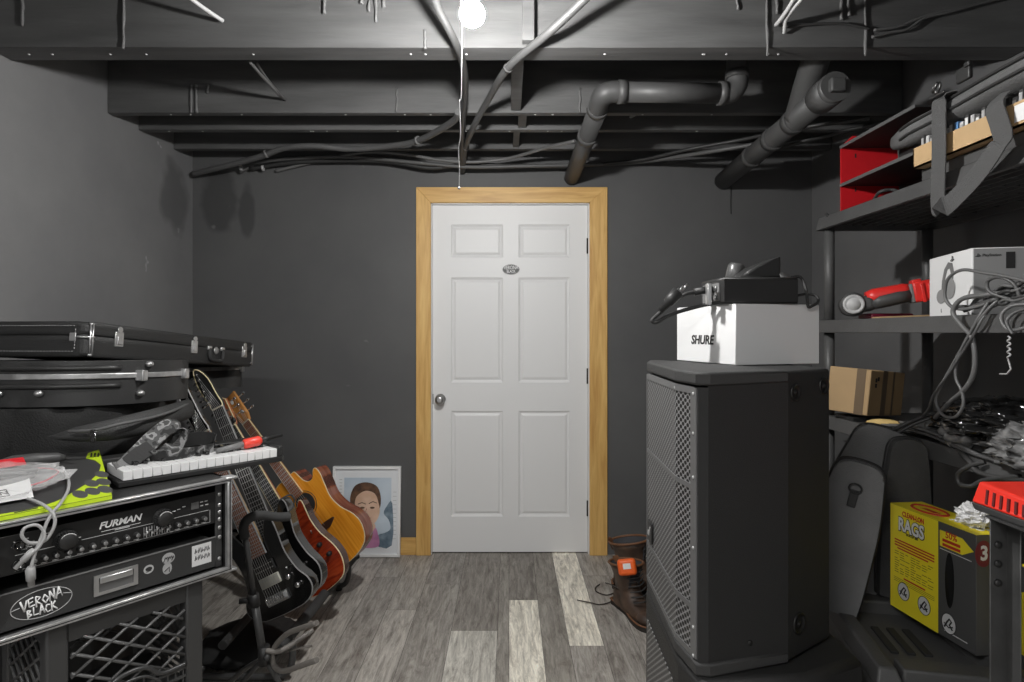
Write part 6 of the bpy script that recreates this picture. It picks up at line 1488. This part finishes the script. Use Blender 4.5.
# B: black long-scale instrument with a rounded fingerboard end
MB_, YB2, TB = solve_guitar((218, 408), (287, 578), .70, PHI)
bodyB = smooth([(.03, .58), (.055, .55), (.085, .50), (.112, .475), (.128, .50), (.120, .57), (.112, .64), (.135, .73), (.165, .82), (.15, .91), (.10, .965), (0, .975), (-.10, .965), (-.16, .90), (-.16, .80), (-.125, .70), (-.115, .62), (-.135, .50), (-.13, .44), (-.10, .44), (-.07, .52), (-.03, .58)])
headB = smooth([(-.024, 0), (-.030, -.03), (-.042, -.07), (-.048, -.13), (-.040, -.175), (-.015, -.165), (.008, -.12), (.016, -.06), (.024, 0)], 3)
gB, zb = guitar('bass_guitar', 'black long-scale guitar with cream neck edge, second in the floor rack', MB_, .70, [(x * .84, y * .89 if y < .72 else .6408 + (y - .72) * .6) for x, y in bodyB], headB, 6, .53, .048, .064, BLACKG, mat('gloss_dark_grey', g(.03), .15, coat=.6), mat('head_black', g(.02), .4), EBON, .045, mat('grey_binding', g(.22), .3), CREAM,
    [(-.030, -.035 - .024 * q, -1) for q in range(6)])
humbucker(gB, .645, zb, .09, BLACK); chrome_bridge(gB, .70, zb, .09); knobs(gB, [(.085, .68), (.10, .735)], zb)
# C: dark red single-cut
MC_, YC2, TC = solve_guitar((232, 427), (304, 552), .648, math.radians(15))
bodyC = smooth([(.030, .46), (.050, .475), (.075, .475), (.092, .462), (.108, .45), (.117, .462), (.112, .51), (.108, .555), (.118, .62), (.148, .70), (.152, .77), (.118, .835), (.04, .855), (-.04, .855), (-.12, .83), (-.16, .76), (-.155, .68), (-.12, .59), (-.118, .52), (-.13, .45), (-.10, .41), (-.05, .42), (-.030, .46)])
headC = [(-.023, 0), (-.032, -.025), (-.040, -.14), (-.012, -.165), (.016, -.15), (.042, -.125), (.032, -.025), (.023, 0)]
RFL = ramp_mat('flamed_red', [(.3, (.19, .018, .008)), (.55, (.36, .042, .012)), (.75, (.48, .075, .018))], 7, .15, (1.2, 7, 1), 3, distort=1.2, coat=.7)
ORH = ramp_mat('amber_headstock', [(.35, (.32, .085, .03)), (.65, (.46, .15, .05))], 9, .3, (3, 1, 1), 3, coat=.4)
gC, zb = guitar('electric_guitar', 'red flamed electric guitar with cream edge, between the black pair and acoustic', MC_, .648, [(x * .93, y if y < .6 else .6 + (y - .6) * .93) for x, y in bodyC], headC, 6, .50, .044, .058, RFL, mat('side_brown', (.06, .02, .012), .2, coat=.6), ORH, EBON, .045, CREAM, CREAM,
    [(-.028, -.04 - .034 * q, -1) for q in range(3)] + [(.028, -.108 + .034 * q, 1) for q in range(3)])
humbucker(gC, .55, zb, .075, BLACK); humbucker(gC, .605, zb, .075, BLACK); chrome_bridge(gC, .648, zb, .075)
knobs(gC, [(.085, .66), (.105, .715)], zb, BLACK, .010, .018); obj('switch', MB().cyl((.075, .60, zb - .003), (.09, .59, zb - .02), .0028, 8), STEEL, gC)
tnr = thing('clip_tuner', 'black clip-on tuner gripping the red guitar headstock', 'tuner', (0, 0, 0)); tnr.matrix_world = MC_
obj('clip', MB().bx(-.042, .042, -.030, -.006, -.016, -.0015, .006), BLACK, tnr); obj('screen', MB().bx(-.025, .025, -.026, -.010, -.0175, -.0155), DARKG, tnr)
# D: amber acoustic with a cutaway at the back
MD, YD2, TD = solve_guitar((246, 422), (322, 528), .648, math.radians(15))
bodyD = smooth([(.028, .350), (.050, .352), (.058, .385), (.066, .415), (.088, .437), (.118, .436), (.142, .410), (.160, .408), (.164, .44), (.148, .50), (.134, .56), (.146, .63), (.180, .70), (.184, .765), (.145, .835), (.06, .862), (-.06, .862), (-.155, .838), (-.20, .76), (-.193, .69), (-.138, .57), (-.146, .47), (-.13, .385), (-.08, .35), (-.028, .350)], 4)
SPR = ramp_mat('amber_spruce', [(.35, (.80, .28, .02)), (.65, (.95, .40, .04))], 4, .18, (26, 1, 1), 3, coat=.7)
SID = ramp_mat('mahogany_side', [(.35, (.17, .04, .018)), (.65, (.28, .085, .045))], 8, .2, (1, 1, 6), 3, coat=.6)
headD = [(-.023, 0), (-.036, -.03), (-.040, -.165), (0.0, -.158), (.040, -.165), (.036, -.03), (.023, 0)]
AMH = ramp_mat('amber_head', [(.35, (.46, .19, .05)), (.65, (.58, .27, .08))], 9, .25, (3, 1, 1), 3, coat=.5)
gD, zb = guitar('acoustic_guitar', 'amber cutaway acoustic guitar, farthest in the floor rack', MD, .648, [(x * .95, y if y < .6 else .6 + (y - .6) * .95) for x, y in bodyD], headD, 6, .455, .044, .056, SPR, SID, AMH, ROSE, .085, mat('ivory_binding', (.70, .58, .34), .4), None,
    [(-.026, -.045 - .042 * q, -1) for q in range(3)] + [(.026, -.129 + .042 * q, 1) for q in range(3)])
sh_ = obj('sound_hole', MB().prism(oval((0, .505), .050, .050, 32), zb - .0038, zb - .0030), BLACKM, gD)
mb = MB()
for r_ in (.052, .061): mb.tube([(a, b, zb - .0036) for a, b in oval((0, .505), r_, r_, 32)], .0016, 5, True)
obj('rosette', mb, mat('rosette_dark', (.05, .03, .02), .4), sh_)
obj('bridge', MB().prism([(-.075, .650), (-.03, .634), (.03, .634), (.078, .640), (.085, .648), (.04, .668), (-.04, .668)], zb - .012, zb - .003, .002), mat('bridge_rosewood', (.06, .025, .015), .45), gD)
obj('headstock_inlay', MB().prism(oval((0, -.125), .009, .012), -.0006, .0002), INKW, gD)

# floor rack that holds them
BTUBE = mat('black_tube', g(.05), .35, bump=.05, bscale=200)
FOAM = mat('black_foam', g(.045), .85, bump=.2, bscale=300)
fr_ = thing('guitar_rack', 'low black tubular floor rack holding the row of guitars', 'guitar rack', (-1.0, 2.7, 0))
nA, nD = gA.matrix_world, gD.matrix_world
def butt(M, x, y): return M @ Vector((x, y, .03))
yN, yF = 2.10, 2.95
zbar = .150
obj('padded_bar', MB().curve([(-.832, yN + .06, zbar), (-.812, yN + .3, zbar), (-.782, yF, zbar + .01), (-.772, yF + .08, zbar + .01)], .0205, 12, 6), FOAM, fr_)
obj('padded_bar', MB().curve([(-1.06, yN + .12, zbar - .02), (-1.06, yN + .3, zbar - .02), (-1.06, yF + .05, zbar - .02)], .017, 12, 6), FOAM, fr_)
for y in (yN + .12, yF + .05):
    obj('end_frame', MB().curve([(-.80, y, zbar), (-.805, y, .06), (-.85, y, .018), (-1.0, y, .016), (-1.24, y, .016), (-1.27, y, .03), (-1.29, y, .35), (-1.33, y, .70)], .0125, 10, 5), BTUBE, fr_)
    obj('floor_foot', MB().cyl((-.85, y, .0), (-.85, y, .03), .016, 12), BLACKR, fr_)
obj('top_bar', MB().curve([(-1.33, yN + .10, .70), (-1.33, yN + .4, .70), (-1.33, yF + .06, .70)], .017, 12, 5), FOAM, fr_)
obj('base_bar', MB().cyl((-1.16, yN + .12, .02), (-1.16, yF + .05, .02), .0125, 10), BTUBE, fr_)

# dark cloth case lying on the floor behind the stand
tag(crumple('cloth_cover', (-1.06, 2.45, .035), (.17, .19, .035), 9, .35, mat('black_cloth', g(.014), .85), 30, 18, 2.5, floor=.001), 'black cloth cover heaped on the floor under the black guitar', 'cloth')

# empty single guitar stand in front
es = thing('guitar_stand', 'empty black tubular guitar stand standing in front of the black guitar', 'guitar stand', tuple(P(265, 655, 1.98)))
YS = 1.95
hub = P(264, 655, YS); ARM = mat('grey_rubber_arm', (.15, .138, .125), .55)
obj('upright', MB().cyl(hub + Vector((0, 0, -.02)), P(254, 598, YS), .0125, 12).tube([P(254, 600, YS), P(247, 548, YS + .01), P(245, 536, YS + .01)], .0095, 12), BTUBE, es)
obj('height_collar', MB().cyl(P(254.5, 606, YS), P(253, 594, YS), .018, 14).cyl(P(253, 600, YS) + Vector((-.04, -.01, 0)), P(253, 600, YS), .009, 10), BLACK, es)
obj('yoke', MB().curve([P(245, 538, YS + .01), P(243.5, 528, YS + .01), P(247, 520, YS + .02), P(256, 515.5, YS + .04), P(266, 515.5, YS + .07), P(278, 517, YS + .10), P(289, 516.5, YS + .13)], .0155, 12, 6), FOAM, es)
obj('yoke_retainer', MB().curve([P(286, 514, YS + .12), P(293, 507, YS + .14), P(294, 498, YS + .14), P(289, 495, YS + .14), P(278, 501, YS + .10)], .003, 6, 6), BLACKR, es)
obj('hub', MB().cyl(hub + Vector((0, 0, -.03)), hub + Vector((0, 0, .03)), .018, 14).sphere(hub + Vector((.016, -.016, 0)), .012, 12, 8), BLACK, es)
def fl(px, py): Y = CAMZ * F / (py - CY); return P(px, py, Y)
for a in (fl(222, 716), fl(297, 722), Vector((hub.x - .22, hub.y + .20, .008))):
    obj('leg', MB().curve([hub + Vector((0, 0, -.01)), hub.lerp(a, .5) + Vector((0, 0, .012)), a + Vector((0, 0, .010))], .0085, 10, 5), BTUBE, es); obj('leg_tip', MB().sphere(a + Vector((0, 0, .013)), .013, 10, 8), BLACKR, es)
obj('cradle_arm', MB().curve([P(317, 623, 1.84), P(300, 628.5, 1.88), P(287, 634, 1.92), P(276, 645, 1.95), P(272.5, 657, 1.955), P(275, 667, 1.95), P(284, 671, 1.91), P(300, 666, 1.86), P(317, 660, 1.82)], .0085, 10, 6), ARM, es)
obj('cradle_arm', MB().curve([hub + Vector((.01, -.01, .02)), P(280, 651, 1.95), P(298, 640, 1.99), P(313, 630, 2.03)], .0085, 10, 6), ARM, es)
obj('cradle_arm', MB().curve([P(284, 652, 1.97), P(298, 648.5, 2.0), P(312, 646, 2.03)], .004, 8, 6), ARM, es)
#print('SOLVED', YA, TA, YB2, TB, YC2, TC, YD2, TD, MA.translation, MB_.translation, MC_.translation, MD.translation)
